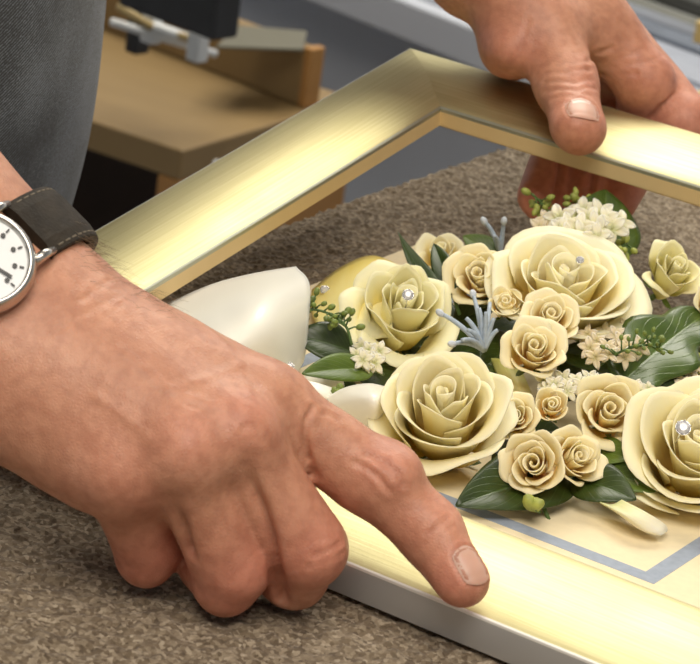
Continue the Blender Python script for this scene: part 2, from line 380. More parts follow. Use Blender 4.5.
def fastmesh(name, V, F, mats, parent=None, smooth=True):
    me = bpy.data.meshes.new(name); V = np.asarray(V, dtype=np.float32); F = np.asarray(F, dtype=np.int32)
    if parent is not None: V = V - np.array(total_loc(parent), dtype=np.float32)
    me.vertices.add(len(V)); me.vertices.foreach_set('co', V.ravel())
    me.loops.add(F.size); me.loops.foreach_set('vertex_index', F.ravel())
    me.polygons.add(len(F)); me.polygons.foreach_set('loop_start', np.arange(0, F.size, F.shape[1], dtype=np.int32))
    if smooth: me.polygons.foreach_set('use_smooth', np.ones(len(F), dtype=bool))
    for mt in (mats if isinstance(mats, (list, tuple)) else [mats]): me.materials.append(mt)
    me.update(calc_edges=True); me.validate()
    o = bpy.data.objects.new(name, me); COL.objects.link(o)
    if parent is not None: o.parent = parent
    return o
fastmesh('carpet_cover', V, F, CARPET, tb)
mb = MB(); mb.box((TX0 - .002, TY0, -0.032), (TX1, TY1, -0.0042)); bevel(mb.build('table_board', CARPET, tb, smooth=False), .002)
for x in (TX0 + .05, TX1 - .09):
    for y in (TY0 + .05, TY1 - .09):
        mb = MB(); mb.box((x, y, ZF), (x + .06, y + .06, -0.032)); bevel(mb.build('leg', CABWOOD, tb, smooth=False), .003)

# ------------------------------------------------------------------ mat board with blue-grey band
mbx0, mbx1, mby0, mby1, MZ = -0.1618, 0.166, 0.0385, 0.303, 0.0030
ml = empty('mat_board', (0, .17, 0), 'cream mat board with a blue grey border line lying under the flowers', 'mat board')
mb = MB(); mb.box((mbx0, mby0, 0.0002), (mbx1, mby1, MZ)); bevel(mb.build('board', MAT, ml, smooth=False), .0003, 1)
bw = 0.0062
bx0, bx1, by0, by1 = -0.120, 0.0585 + bw, 0.0815 - .004, 0.262
mb = MB(); z0, z1 = MZ - .0002, MZ + .00012
ro = [(bx0, by0), (bx1, by0), (bx1, by1), (bx0, by1)]; ri = [(bx0 + bw, by0 + bw), (bx1 - bw, by0 + bw), (bx1 - bw, by1 - bw), (bx0 + bw, by1 - bw)]
Vb = [(x, y, z) for z in (z0, z1) for q in (ro, ri) for x, y in q]
Fb = []
for k in range(4):
    j = (k + 1) % 4
    Fb += [(8 + k, 8 + j, 12 + j, 12 + k), (k, j, 8 + j, 8 + k), (4 + j, 4 + k, 12 + k, 12 + j), (j, k, 4 + k, 4 + j)]
mb.add(Vb, Fb)
mb.build('border_line', BLUEBAND, ml, smooth=False)

# ------------------------------------------------------------------ gold picture frame, hinged up on its near rail
TH = 0.1809; FW, FT, FHL = 0.0436, 0.0123, 0.0124
FX0, FX1, FY1 = -0.20023, 0.205, 0.339
def fr(x, y, z):
    c, s = math.cos(TH), math.sin(TH); return Vector((x, y * c - z * s, y * s + z * c))
fm = empty('picture_frame', (0, 0, 0), 'wide brushed gold picture frame tilted up by the far rail over the flowers', 'picture frame')
prof = [(0, 0, 1), (0, FT - .0010, 4), (.0003, FT - .0003, 4), (.0009, FT, 0)]
for i in range(1, 14):
    q = i / 14; prof.append((.0009 + q * (FW - .0018), FT + .0026 * math.sin(PI * q) ** .85, 0))
prof += [(FW - .0009, FHL, 2), (FW, FHL - .0006, 2), (FW, FHL - .0020, 3), (FW, .0043, 3), (FW - .007, .0043, 3), (FW - .007, 0.0001, 3)]
def rail(name, side, label):
    mb = MB(); n = len(prof); V = []; U = []; nl = 40
    for j in range(nl + 1):
        q = j / nl
        for s, z, _ in prof:
            if side in 'nf':
                x = (FX0 + s) + ((FX1 - s) - (FX0 + s)) * q; y = s if side == 'n' else FY1 - s
                U.append((x, s))
            else:
                y = s + (FY1 - 2 * s) * q; x = FX0 + s if side == 'l' else FX1 - s
                U.append((y + 3, s))
            V.append(fr(x, y, z))
    F = []; M = []
    flip = side in 'nr'
    for j in range(nl):
        for k in range(n):
            a, b = j * n + k, j * n + (k + 1) % n
            f = (a, b, b + n, a + n) if not flip else (a, a + n, b + n, b)
            F.append(f); M.append(prof[k][2] if k < n - 1 else 3)
    F.append(tuple(range(n))); M.append(3); F.append(tuple(range(nl * n, nl * n + n))[::-1]); M.append(3)
    o = mkmesh(name, V, F, [GOLD, SILVER, LIPGREY, RAWWOOD, EDGEGLINT], fm, True, U, M)
    es = o.modifiers.new('es', 'EDGE_SPLIT'); es.split_angle = math.radians(28)
    return o
for s in 'nflr': rail('rail', s, '')

# ------------------------------------------------------------------ implicit-surface modelling for hands and body
class SDF:
    def __init__(s, lo, hi, h):
        s.lo = np.array(lo, dtype=np.float32); s.h = h
        s.n = np.maximum(4, np.ceil((np.array(hi) - np.array(lo)) / h).astype(int)) + 1
        s.D = np.full(s.n, 0.05, dtype=np.float32)
    def _win(s, lo, hi, pad):
        a = np.clip(np.floor((np.array(lo) - pad - s.lo) / s.h).astype(int), 0, s.n)
        b = np.clip(np.ceil((np.array(hi) + pad - s.lo) / s.h).astype(int) + 1, 0, s.n)
        if np.any(b <= a): return None
        ax = [s.lo[i] + np.arange(a[i], b[i], dtype=np.float32) * s.h for i in range(3)]
        X, Y, Z = np.meshgrid(*ax, indexing='ij')
        return tuple(slice(a[i], b[i]) for i in range(3)), X, Y, Z
    def _comb(s, sl, d, k, sub=False):
        D = s.D[sl]
        if sub:
            d = -d; hh = np.clip(.5 + .5 * (d - D) / k, 0, 1); s.D[sl] = D * (1 - hh) + d * hh + k * hh * (1 - hh)
        else:
            hh = np.clip(.5 + .5 * (D - d) / k, 0, 1); s.D[sl] = D * (1 - hh) + d * hh - k * hh * (1 - hh)
    def cone(s, a, b, ra, rb, k=.006, sub=False):
        a = np.array(a, dtype=np.float32); b = np.array(b, dtype=np.float32); R = max(ra, rb)
        w_ = s._win(np.minimum(a, b) - R, np.maximum(a, b) + R, k + .012)
        if w_ is None: return
        sl, X, Y, Z = w_; ab = b - a; L2 = float(ab @ ab) + 1e-12
        px, py, pz = X - a[0], Y - a[1], Z - a[2]
        t = np.clip((px * ab[0] + py * ab[1] + pz * ab[2]) / L2, 0, 1)
        d = np.sqrt((px - t * ab[0]) ** 2 + (py - t * ab[1]) ** 2 + (pz - t * ab[2]) ** 2) - (ra + (rb - ra) * t)
        s._comb(sl, d, k, sub)
    def ell(s, c, ax, r, k=.006, sub=False):
        """ellipsoid; ax = three unit vectors, r = three radii"""
        c = np.array(c, dtype=np.float32); A = np.array([list(v) for v in ax], dtype=np.float32); r = np.array(r, dtype=np.float32); R = r.max()
        w_ = s._win(c - R, c + R, k + .012)
        if w_ is None: return
        sl, X, Y, Z = w_; P = [X - c[0], Y - c[1], Z - c[2]]
        q = [P[0] * A[i, 0] + P[1] * A[i, 1] + P[2] * A[i, 2] for i in range(3)]
        k0 = np.sqrt(sum((q[i] / r[i]) ** 2 for i in range(3))); k1 = np.sqrt(sum((q[i] / r[i] ** 2) ** 2 for i in range(3))) + 1e-9
        s._comb(sl, k0 * (k0 - 1) / k1, k, sub)
    def chain(s, pts, rad, k=.006):
        for i in range(len(pts) - 1): s.cone(pts[i], pts[i + 1], rad[i], rad[i + 1], k)
    def mesh(s):
        D = s.D; ins = D < 0; n = D.shape
        def c(i, j, k): return D[i:n[0] - 1 + i, j:n[1] - 1 + j, k:n[2] - 1 + k]
        cs = ins[:-1, :-1, :-1].astype(np.int8)
        tot = sum(ins[i:n[0] - 1 + i, j:n[1] - 1 + j, k:n[2] - 1 + k].astype(np.int8) for i in (0, 1) for j in (0, 1) for k in (0, 1))
        act = (tot > 0) & (tot < 8)
        I = np.argwhere(act); vid = np.full(act.shape, -1, dtype=np.int64); vid[act] = np.arange(len(I))
        P = np.zeros((len(I), 3)); cnt = np.zeros(len(I))
        cor = [(i, j, k) for i in (0, 1) for j in (0, 1) for k in (0, 1)]
        for a in cor:
            for ax in range(3):
                if a[ax]: continue
                b = list(a); b[ax] = 1
                da = D[I[:, 0] + a[0], I[:, 1] + a[1], I[:, 2] + a[2]]; db = D[I[:, 0] + b[0], I[:, 1] + b[1], I[:, 2] + b[2]]
                m_ = (da < 0) != (db < 0); t = np.where(m_, da / np.where(m_, da - db, 1), 0)
                q = np.tile(np.array(a, float), (len(I), 1)); q[:, ax] += t
                P[m_] += q[m_]; cnt[m_] += 1
        V = s.lo + (I + P / cnt[:, None]) * s.h
        Fs = []
        for ax in range(3):
            o1, o2 = [(1, 2), (2, 0), (0, 1)][ax]
            sa = [slice(None)] * 3; sb = [slice(None)] * 3; sa[ax] = slice(0, -1); sb[ax] = slice(1, None)
            ch = ins[tuple(sa)] != ins[tuple(sb)]
            E = np.argwhere(ch); E = E[(E[:, o1] > 0) & (E[:, o2] > 0) & (E[:, o1] < n[o1] - 1) & (E[:, o2] < n[o2] - 1)]
            sgn = ins[tuple(sa)][tuple(E.T)]
            def g(d1, d2):
                q = E.copy(); q[:, o1] -= d1; q[:, o2] -= d2; return vid[tuple(q.T)]
            f = np.stack([g(1, 1), g(0, 1), g(0, 0), g(1, 0)], 1); f[~sgn] = f[~sgn][:, ::-1]; Fs.append(f)
        F = np.concatenate(Fs); F = F[(F >= 0).all(1)]
        return V, F
def vnormals(V, F):
    n = np.cross(V[F[:, 2]] - V[F[:, 0]], V[F[:, 3]] - V[F[:, 1]]); out = np.zeros_like(V)
    for k in range(4): np.add.at(out, F[:, k], n)
    return out / (np.linalg.norm(out, axis=1, keepdims=True) + 1e-12)
def smooth(V, F, it=2, lam=.5):
    E = np.concatenate([F[:, [0, 1]], F[:, [1, 2]], F[:, [2, 3]], F[:, [3, 0]]])
    for _ in range(it):
        S = np.zeros_like(V); c = np.zeros(len(V))
        np.add.at(S, E[:, 0], V[E[:, 1]]); np.add.at(c, E[:, 0], 1); np.add.at(S, E[:, 1], V[E[:, 0]]); np.add.at(c, E[:, 1], 1)
        V = V * (1 - lam) + lam * S / c[:, None]
    return V
def polydist(V, P):
    P = np.array([list(p) for p in P]); d = np.full(len(V), 9.)
    for a, b in zip(P[:-1], P[1:]):
        ab = b - a; t = np.clip(((V - a) @ ab) / (ab @ ab + 1e-12), 0, 1); d = np.minimum(d, np.linalg.norm(V - a - t[:, None] * ab, axis=1))
    return d
def onsurf(bvh, px, py):
    v = (CAM_F + CAM_R * ((px - 350) / FPX) - CAM_U * ((py - 332) / FPX)).normalized()
    h_ = bvh.ray_cast(CAM_C, v); return h_[0]
def crease(V, F, bvh, nrm, pix, depth=.0006, wd=.0007):
    """press a fold into the skin along a surface line"""
    P = [onsurf(bvh, *q) for q in pix]; P = [p for p in P if p is not None]
    if len(P) < 2: return V
    d = polydist(V, P); g = np.exp(-(d / wd) ** 2) * depth - np.exp(-((d - wd * 2.4) / (wd * 1.4)) ** 2) * depth * .35
    return V - nrm * g[:, None]
def bump_at(V, bvh, nrm, px, py, r, hgt):
    p = onsurf(bvh, px, py)
    if p is None: return V
    d = np.linalg.norm(V - np.array(p), axis=1); return V + nrm * (np.exp(-(d / r) ** 2) * hgt)[:, None]
def bvh_of(V, F): return BVHTree.FromPolygons([tuple(v) for v in V], [tuple(int(i) for i in f) for f in F])
NX = Vector((1, 0, 0)); NY = Vector((0, 1, 0)); NZ = Vector((0, 0, 1))

# --- the right hand: pressing the near rail with the index finger
rW = at(8, 330, .069); rElb = Vector((-.335, -.085, .212))
rI = [at(264, 409, .058), at(376, 478, .043), at(431, 533, .0315), at(462, 581, .0225)]
rM = [at(234, 436, .056), at(308, 549, .024), at(294, 576, .010), at(268, 566, .009)]
rR = [at(182, 456, .051), at(232, 568, .0155), at(226, 583, .0100), at(205, 566, .009)]
rP = [at(122, 474, .042), at(148, 545, .0150), at(146, 558, .0105), at(140, 548, .0085)]
def unit(v): return v.normalized()
rax = unit(rW - rElb)
rN = unit(-CAM_F * .62 + NZ * .62); rN = unit(rN - rax * rN.dot(rax)); rS = rN.cross(rax)   # rS: across the wrist
if rS.dot(CAM_U) < 0: rS = -rS            # towards the thumb / index side (up in the picture)
rv = rW - rax * .0140 - rS * .0005                       # where the watch sits
def hand_right():
    lo = Vector((-.40, -.14, -.004)); hi = Vector((.07, .07, .25))
    S = SDF(lo, hi, .00115)
    # forearm
    for o, r0, r1 in ((.0145, .0205, .027), (-.0145, .0205, .026), (0, .0225, .032)):
        S.cone(rW + rS * o - rN * .001, rElb + rS * o * 1.2, r0, r1 + .006, .012)
    S.cone(rW - rax * .09, rElb, .034, .043, .02)
    # carpus and palm
    k = .011
    S.cone(rW + rS * .013, rI[0] - rN * .001, .0185, .0135, k)
    S.cone(rW + rS * .004, rM[0] - rN * .001, .0190, .0130, k)
    S.cone(rW - rS * .006, rR[0] - rN * .001, .0185, .0128, k)
    S.cone(rW - rS * .015, rP[0] - rN * .001, .0185, .0125, k)
    S.cone(rW - rS * .016 - rN * .006, rP[0] - rN * .010 - rax * .01, .018, .013, k)
    S.cone(rW + rS * .010 - rN * .008, rI[0] - rN * .012 - rax * .012, .018, .012, k)
    S.cone(rW - rN * .004, (rM[0] + rR[0]) / 2 - rN * .008 - rax * .008, .018, .013, k)
    # fingers
    S.chain(rI, [.0128, .0112, .0096, .0082], .004)
    S.ell(rI[1] + rN * .0004, (unit(rI[2] - rI[1]), NY, NZ), (.011, .0108, .0110), .005)
    S.chain(rM, [.0122, .0118, .0100, .0085], .0018)
    S.chain(rR, [.0118, .0118, .0097, .0085], .0018)
    S.chain(rP, [.0115, .0106, .0088, .008], .0018)
    # thumb, tucked behind and under the palm
    tC = rW + rax * .014 + rS * .016 - rN * .008
    tM = at(176, 372, .047); tI = at(232, 408, .043); tT = at(256, 434, .040)
    S.chain([tC, tM, tI, tT], [.016, .013, .0115, .010], .008)
    # webbing between the knuckles
    S.cone(rI[0].lerp(rI[1], .20), rM[0].lerp(rM[1], .14), .0080, .0080, .006)
    S.cone(rM[0].lerp(rM[1], .10), rR[0].lerp(rR[1], .08), .0085, .0085, .005)
    S.cone(rR[0].lerp(rR[1], .18), rP[0].lerp(rP[1], .14), .0085, .0085, .005)
    # tendons and knuckle heads
    for K, o in ((rI, .012), (rM, .004), (rR, -.005), (rP, -.013)):
        S.cone(rW + rS * o * .7 + rN * .0125, K[0] + rN * .0066, .004, .0045, .012)
        S.ell(K[0] + rN * .0022, (rax, rS, rN), (.0100, .0092, .0088), .010)
    # flatten against the carpet
    V, F = S.mesh(); V = smooth(V, F, 3)
    V[:, 2] = np.maximum(V[:, 2], 0.0002)
    bv = bvh_of(V, F); nm = vnormals(V, F)
    C = [([(354, 462), (368, 468), (381, 480), (390, 492)], .0006), ([(366, 455), (384, 461), (398, 474), (404, 486)], .0007), ([(376, 463), (386, 470), (391, 479)], .0005),
         ([(372, 472), (380, 476), (385, 486)], .0004),
         ([(428, 534), (437, 528), (447, 519)], .0006), ([(425, 543), (436, 538), (450, 527)], .0004),
         ([(312, 408), (306, 420), (305, 440), (309, 460)], .0011), ([(318, 414), (330, 414), (338, 420)], .0004),
         ([(313, 557), (326, 552), (340, 543)], .0007), ([(310, 566), (326, 560), (343, 552)], .0005),
         ([(242, 428), (252, 425), (262, 427)], .0005), ([(240, 434), (252, 431), (265, 434)], .0005), ([(243, 440), (254, 438), (266, 441)], .0004),
         
         ([(270, 560), (274, 575), (277, 596)], .0006), ([(188, 404), (200, 408), (206, 416)], .0003),
         ([(150, 320), (172, 306), (186, 296)], .0003), ([(120, 306), (142, 290), (160, 286)], .0003), ([(82, 300), (110, 280), (128, 262)], .0004), ([(88, 315), (118, 296), (140, 282)], .0003),
         ([(60, 330), (95, 306)], .0003)]
    for pix, dp in C: V = crease(V, F, bv, nm, pix, dp, .0008)
    for pix, dp in (([(247, 466), (253, 486), (262, 512), (270, 540), (277, 572), (281, 600)], .0034), ([(172, 500), (181, 524), (188, 552)], .0030), ([(306, 430), (304, 452), (312, 476), (322, 492)], .0016)):
        P = [onsurf(bv, *q) for q in pix]; P = [p for p in P if p]; d = polydist(V, P); V = V - nm * (np.exp(-(d / .0021) ** 2) * dp * np.clip(np.linalg.norm(V - np.array(P[0]), axis=1) / .012, .15, 1))[:, None]
    for px, py, r, hg in ((192, 450, .007, .0006), (118, 480, .007, .0008), (252, 430, .007, .0005)):
        V = bump_at(V, bv, nm, px, py, r, hg)
    # veins over the back of the hand
    for pix in ([(210, 330), (240, 365), (250, 395)], [(120, 350), (170, 390), (215, 405)], [(95, 395), (130, 420), (150, 440)], [(240, 365), (200, 380), (170, 390)]):
        P = [onsurf(bv, *q) for q in pix]; d = polydist(V, [p for p in P if p]); V = V + nm * (np.exp(-(d / .0016) ** 2) * .0004)[:, None]
    V = V - nm * ((np.sin(V[:, 0] * 210 + V[:, 1] * 90) * np.sin(V[:, 1] * 260 - V[:, 2] * 170)) * .00022)[:, None]
    fl = np.zeros(len(V))
    for p, r, a in ((rI[3], .013, .55), (rI[1] + rN * .01, .010, .35), (rM[1], .016, .65), (rR[1], .017, .75), (rP[1], .017, .75), (rP[0], .016, .45), (rR[0] + rN * .012, .010, .3), (rM[0] + rN * .012, .010, .35), (rI[2], .012, .45)):
        fl = np.maximum(fl, a * np.exp(-(np.linalg.norm(V - np.array(p), axis=1) / r) ** 2))
    return V, F, fl

# --- the left hand: holding up the far rail
lW = at(502, -45, .122); lElb = Vector((-.375, .385, .215))
lax = unit(lW - lElb); lN = unit(-CAM_F * .35 + NZ * .85); lN = unit(lN - lax * lN.dot(lax)); lS = lN.cross(lax)
if lS.dot(NY) < 0: lS = -lS                # away from the camera (towards the little finger)
lT = [at(516, -4, .112), at(545, 32, .102), at(567, 86, .0865), at(579, 130, .0765)]
lI = [at(590, 14, .106), at(645, 82, .0835), at(640, 156, .047), at(618, 204, .030)]
lM = [at(586, 6, .100), at(684, 122, .0695), at(606, 152, .046), at(582, 204, .028)]
lR = [at(578, -4, .094), at(672, 110, .070), at(566, 148, .044), at(546, 208, .026)]
lP = [at(566, -4, .088), at(645, 105, .064), at(560, 140, .046), at(536, 196, .030)]
def hand_left():
    S = SDF(Vector((-.43, .235, .006)), Vector((-.04, .46, .28)), .00125)
    for o, r0, r1 in ((.0145, .0205, .028), (-.0145, .0205, .027), (0, .022, .033)):
        S.cone(lW + lS * o, lElb + lS * o * 1.2, r0, r1 + .006, .012)
    k = .012
    S.cone(lW - lS * .013, lI[0] - lN * .002, .019, .0140, k)
    S.cone(lW - lS * .003, lM[0] - lN * .002, .019, .0135, k)
    S.cone(lW + lS * .006, lR[0] - lN * .002, .0185, .0130, k)
    S.cone(lW + lS * .014, lP[0] - lN * .002, .0175, .0125, k)
    S.cone(lW - lN * .008, (lM[0] + lR[0]) / 2 - lN * .010 - lax * .008, .019, .013, k)
    S.chain(lI, [.0138, .0122, .0098, .0078], .003)
    S.chain(lM, [.0138, .0122, .0098, .0078], .0015)
    S.chain(lR, [.0132, .0118, .0092, .0074], .0015)
    S.chain(lP, [.0122, .0105, .0092, .0082], .004)
    # thumb and its fleshy base
    S.chain([lW - lS * .012, lT[0]], [.018, .0175], .010)
    S.chain(lT, [.0172, .0145, .0121, .0100], .005)
    S.ell(lT[3] - unit(lT[3] - lT[2]) * .002, (unit(lT[3] - lT[2]), CAM_R, NZ), (.0118, .0106, .0092), .004)
    S.cone(at(580, 72, .073), at(655, 108, .064), .015, .014, .008)
    S.ell(at(516, 40, .090), (unit(lT[1] - lT[0]), CAM_R, NZ), (.026, .0165, .017), .010)
    # web between thumb and index
    S.cone(lT[0].lerp(lT[1], .55), lI[0].lerp(lI[1], .10), .0115, .0100, .012)
    S.cone(lT[1] + Vector((.004, .004, .0)), lI[0].lerp(lI[1], .35), .0075, .0085, .010)
    V, F = S.mesh(); V = smooth(V, F, 3); bv = bvh_of(V, F); nm = vnormals(V, F)
    C = [([(545, 84), (560, 82), (575, 84), (592, 80)], .0004), ([(543, 91), (560, 90), (576, 91), (594, 88)], .0005), ([(548, 74), (565, 73), (586, 70)], .0003), ([(552, 98), (572, 97), (590, 95)], .0003),
         ([(587, 62), (600, 52), (612, 48)], .0008), ([(588, 70), (600, 74), (636, 74)], .0008), ([(650, 118), (660, 106), (672, 96)], .0012), ([(618, 60), (640, 50), (660, 40)], .0004), ([(626, 66), (650, 62), (664, 56)], .0004),
         ([(506, 70), (520, 50), (528, 20)], .0004)]
    for pix, dp in C: V = crease(V, F, bv, nm, pix, dp, .0009)
    V = V - nm * ((np.sin(V[:, 0] * 210 + V[:, 1] * 90) * np.sin(V[:, 1] * 260 - V[:, 2] * 170)) * .0002)[:, None]
    for pix in ([(562, 158), (561, 175), (556, 200)], [(594, 166), (592, 185), (588, 205)]):
        P = [onsurf(bv, *q) for q in pix]; P = [p for p in P if p]
        if len(P) > 1: V = V - nm * (np.exp(-(polydist(V, P) / .0018) ** 2) * .0028)[:, None]
    fl = np.zeros(len(V))
    for p, r, a in ((lT[3], .016, .5), (lT[2], .012, .25), (lI[1] + lN * .004, .016, .45), (lM[1], .018, .6), (at(600, 70, .1), .016, .4), (lI[3], .02, .6), (lM[3], .02, .6), (lR[3], .02, .6), (at(510, 60, .09), .02, .5)):
        fl = np.maximum(fl, a * np.exp(-(np.linalg.norm(V - np.array(p), axis=1) / r) ** 2))
    return V, F, fl

# --- the rest of the body, coarser
HC = Vector((-.372, .095, 0))     # hips
def body():
    S = SDF(Vector((-.75, -.32, ZF)), Vector((-.15, .50, .92)), .0085)
    sh = Vector((-.40, .095, .44)); U_ = (NX, NY, NZ)
    S.ell(HC + Vector((-.01, 0, 0)), U_, (.095, .155, .13), .03); S.ell(HC + Vector((-.01, 0, .18)), U_, (.095, .145, .17), .05)
    S.ell(sh + Vector((0, 0, -.06)), U_, (.105, .175, .17), .05)
    rSh = sh + Vector((.02, -.185, 0)); lSh = sh + Vector((.02, .185, 0))
    S.cone(sh, rSh, .06, .055, .04); S.cone(sh, lSh, .06, .055, .04)
    S.cone(rSh, rElb, .054, .042, .03); S.cone(lSh, lElb, .054, .042, .03)
    S.cone(rElb, rElb.lerp(rW, .3), .042, .037, .02); S.cone(lElb, lElb.lerp(lW, .3), .042, .037, .02)
    S.cone(sh + Vector((0, 0, .06)), sh + Vector((.03, 0, .16)), .058, .055, .03)
    hd = sh + Vector((.06, .0, .27))
    S.ell(hd, U_, (.095, .075, .115), .02); S.ell(hd + Vector((.055, 0, -.06)), U_, (.045, .045, .05), .03)
    S.cone(hd + Vector((.092, 0, .01)), hd + Vector((.112, 0, -.022)), .010, .015, .012)
    for s_ in (-1, 1):
        S.ell(hd + Vector((0, .076 * s_, -.01)), U_, (.02, .010, .032), .008)
        S.ell(hd + Vector((.092, .030 * s_, .012)), U_, (.02, .014, .012), .01, True)
        S.ell(hd + Vector((.080, .030 * s_, .012)), U_, (.013, .013, .012), .004)
        S.cone(HC + Vector((-.01, .085 * s_, -.05)), HC + Vector((-.02, .10 * s_, -.45)), .085, .055, .03)
        S.cone(HC + Vector((-.02, .10 * s_, -.45)), HC + Vector((-.04, .11 * s_, -.82)), .055, .038, .03)
        S.cone(HC + Vector((-.05, .11 * s_, -.86)), HC + Vector((.11, .13 * s_, -.870)), .038, .028, .02)
    S.cone(hd + Vector((.096, -.022, -.055)), hd + Vector((.096, .022, -.055)), .007, .007, .006)
    V, F = S.mesh(); V = smooth(V, F, 2); V[:, 2] = np.maximum(V[:, 2], ZF + .001)
    return V, F, np.zeros(len(V))

pers = None
parts = [hand_right(), hand_left(), body()]
# fingernails sit on the same skin mesh
def nail(base, tip, across, nrm, wd, ln, R):
    """curved plate: returns V,F,matidx ; base->tip direction along the finger"""
    d = unit(tip - base); a = unit(across - d * across.dot(d)); n_ = unit(nrm - d * nrm.dot(d) - a * nrm.dot(a)); V = []; F = []; M = []
    nu, nv = 12, 12
    for j in range(nv + 1):
        for i in range(nu + 1):
            u = i / nu * 2 - 1; v = j / nv
            e = (1 - .25 * abs(u) ** 3 * (1 if v > .5 else 0)); ws = wd * (.86 + .14 * math.sin(PI * min(1, v * .9 + .1)))
            l = ln * (v * (1 - .14 * u * u * v) + (.14 * u * u) * (1 - v))
            ang = u * ws / R
            V.append(base + d * l + a * (math.sin(ang) * R) + n_ * (math.cos(ang) * R - R * .0 - .0016 * max(0, v - .55) ** 2 * 3))
    for j in range(nv):
        for i in range(nu):
            q = j * (nu + 1) + i; F.append((q, q + 1, q + nu + 2, q + nu + 1)); u = (i + .5) / nu * 2 - 1
            M.append(2 if (j < 3 and abs(u) < .75 - .0 * j and j + abs(u) * 2.2 < 3) else 1)
    return V, F, M
Vs = []; Fs = []; Ms = []; Fl = []; off = 0
for V, F, fl in parts:
    Vs.append(V); Fs.append(F + off); Ms.append(np.zeros(len(F), int)); Fl.append(fl); off += len(V)
dI = unit(rI[3] - rI[2]); nI = unit(-CAM_F * .55 + NZ * .45 + CAM_R * .42); nI = unit(nI - dI * nI.dot(dI))
cI = rI[3] - dI * .0068
nails = [nail(cI, cI + dI, dI.cross(nI), nI, .0054, .0125, .0085)]
dT = unit(lT[3] - lT[2]); nT = unit(-CAM_F * .75 + NZ * .62 + CAM_R * .05); nT = unit(nT - dT * nT.dot(dT)); cT = lT[3] - dT * .0065 
nails.append(nail(cT, cT + dT, dT.cross(nT), nT, .0072, .0132, .0105))
def hug(nl_, part, n_, moon):
    bv = bvh_of(part[0], part[1]); V, F, M = nl_; out = []
    for i, v in enumerate(V):
        u = (i % 13) / 12 * 2 - 1; w_ = (i // 13) / 12; h_ = bv.ray_cast(v + n_ * .02, -n_)
        lift = .00045 * (1 - abs(u) ** 4) * min(1, w_ * 5 + .1) + (.0004 if w_ > .85 else 0) - .00005
        out.append(h_[0] + n_ * lift if h_[0] is not None else v)
    return out, F, [q if (q != 2 or moon) else 1 for q in M]
nails = [hug(nails[0], parts[0], nI, False), hug(nails[1], parts[1], nT, True)]
for k in (0, 1):        # the skin folds down around each nail
    nv_ = nails[k][0]; ol = [nv_[i * 13] for i in range(12, -1, -1)] + [nv_[i] for i in range(13)] + [nv_[i * 13 + 12] for i in range(13)]
    V, F, fl = parts[k]; nm = vnormals(V, F); d = polydist(V, ol)
    V += nm * (np.exp(-((d - .0011) / .0007) ** 2) * .00035 - np.exp(-(d / .0005) ** 2) * .0005)[:, None]
for V, F, M in nails:
    V = np.array([list(v) for v in V]); F = np.array(F)
    Vs.append(V); Fs.append(F + off); Ms.append(np.array(M)); Fl.append(np.zeros(len(V))); off += len(V)
me_o = empty('person', (HC.x, HC.y, ZF), 'person in dark denim leaning over, one hand on each gold rail', 'person')
Vall = np.concatenate(Vs); Fall = np.concatenate(Fs)
bo = fastmesh('body', Vall, Fall, [SKIN, NAIL, LUNULA], me_o)
bo.data.polygons.foreach_set('material_index', np.concatenate(Ms).astype(np.int32))
a_ = bo.data.attributes.new('flush', 'FLOAT', 'POINT'); a_.data.foreach_set('value', np.concatenate(Fl).astype(np.float32))
# jeans
S = SDF(Vector((-.60, -.20, ZF + .02)), Vector((-.17, .38, .16)), .0055)
U_ = (NX, NY, NZ)
S.ell(HC + Vector((-.004, -.003, .14)), U_, (.131, .193, .44), .03)
for s_ in (-1, 1):
    S.cone(HC + Vector((-.01, .085 * s_, -.14)), HC + Vector((-.02, .105 * s_, -.45)), .088, .078, .03)
    S.cone(HC + Vector((-.02, .105 * s_, -.45)), HC + Vector((-.04, .11 * s_, -.84)), .078, .068, .03)
V, F = S.mesh(); V = smooth(V, F, 2)
keep = (V[F][:, :, 2].max(1) < .135) & (V[F][:, :, 2].min(1) > ZF + .045)
V = V + vnormals(V, F) * (np.sin(V[:, 2] * 38 + V[:, 1] * 30) * .0016)[:, None]
jo = fastmesh('jeans', V, F[keep], DENIM, me_o)
# raised side seam of the jeans
seam = MB()
bvj = bvh_of(V, F); pts = []
for i in range(40):
    z = .12 - i * .012
    h_ = bvj.ray_cast(Vector((-.35, .60, z)), Vector((0, -1, 0)))
    if h_[0] is not None: pts.append(h_[0] + h_[1] * .0005)
seam.tube(pts, .0022, 6); so = seam.build('side_seam', simple('worn_denim_seam', (0.13, 0.145, 0.17), 0.9, noise=0.3, nscale=400), jo)
# shirt with short sleeves
S = SDF(Vector((-.62, -.28, .08)), Vector((-.22, .48, .54)), .006); sh = Vector((-.40, .095, .44))
S.ell(HC + Vector((-.005, 0, .15)), U_, (.1285, .190, .24), .04); S.ell(sh + Vector((0, 0, -.06)), U_, (.120, .192, .18), .05)
for s_, el in ((-1, rElb), (1, lElb)):
    q = sh + Vector((.02, .185 * s_, 0)); S.cone(sh, q, .074, .068, .04); S.cone(q, q.lerp(el, .55), .068, .062, .02)
V, F = S.mesh(); V = smooth(V, F, 2); keep = (V[F][:, :, 2].min(1) > .10) & (V[F][:, :, 2].max(1) < .535)
fastmesh('shirt', V, F[keep], SHIRT, me_o)
hd = sh + Vector((.06, 0, .27)); S = SDF(hd - Vector((.13, .11, .12)), hd + Vector((.12, .11, .15)), .004)
S.ell(hd + Vector((-.012, 0, .025)), U_, (.098, .083, .108), .01); S.ell(hd + Vector((.07, 0, -.045)), U_, (.09, .12, .085), .01, True)
V, F = S.mesh(); fastmesh('hair', smooth(V, F, 2), F, HAIRM, me_o)
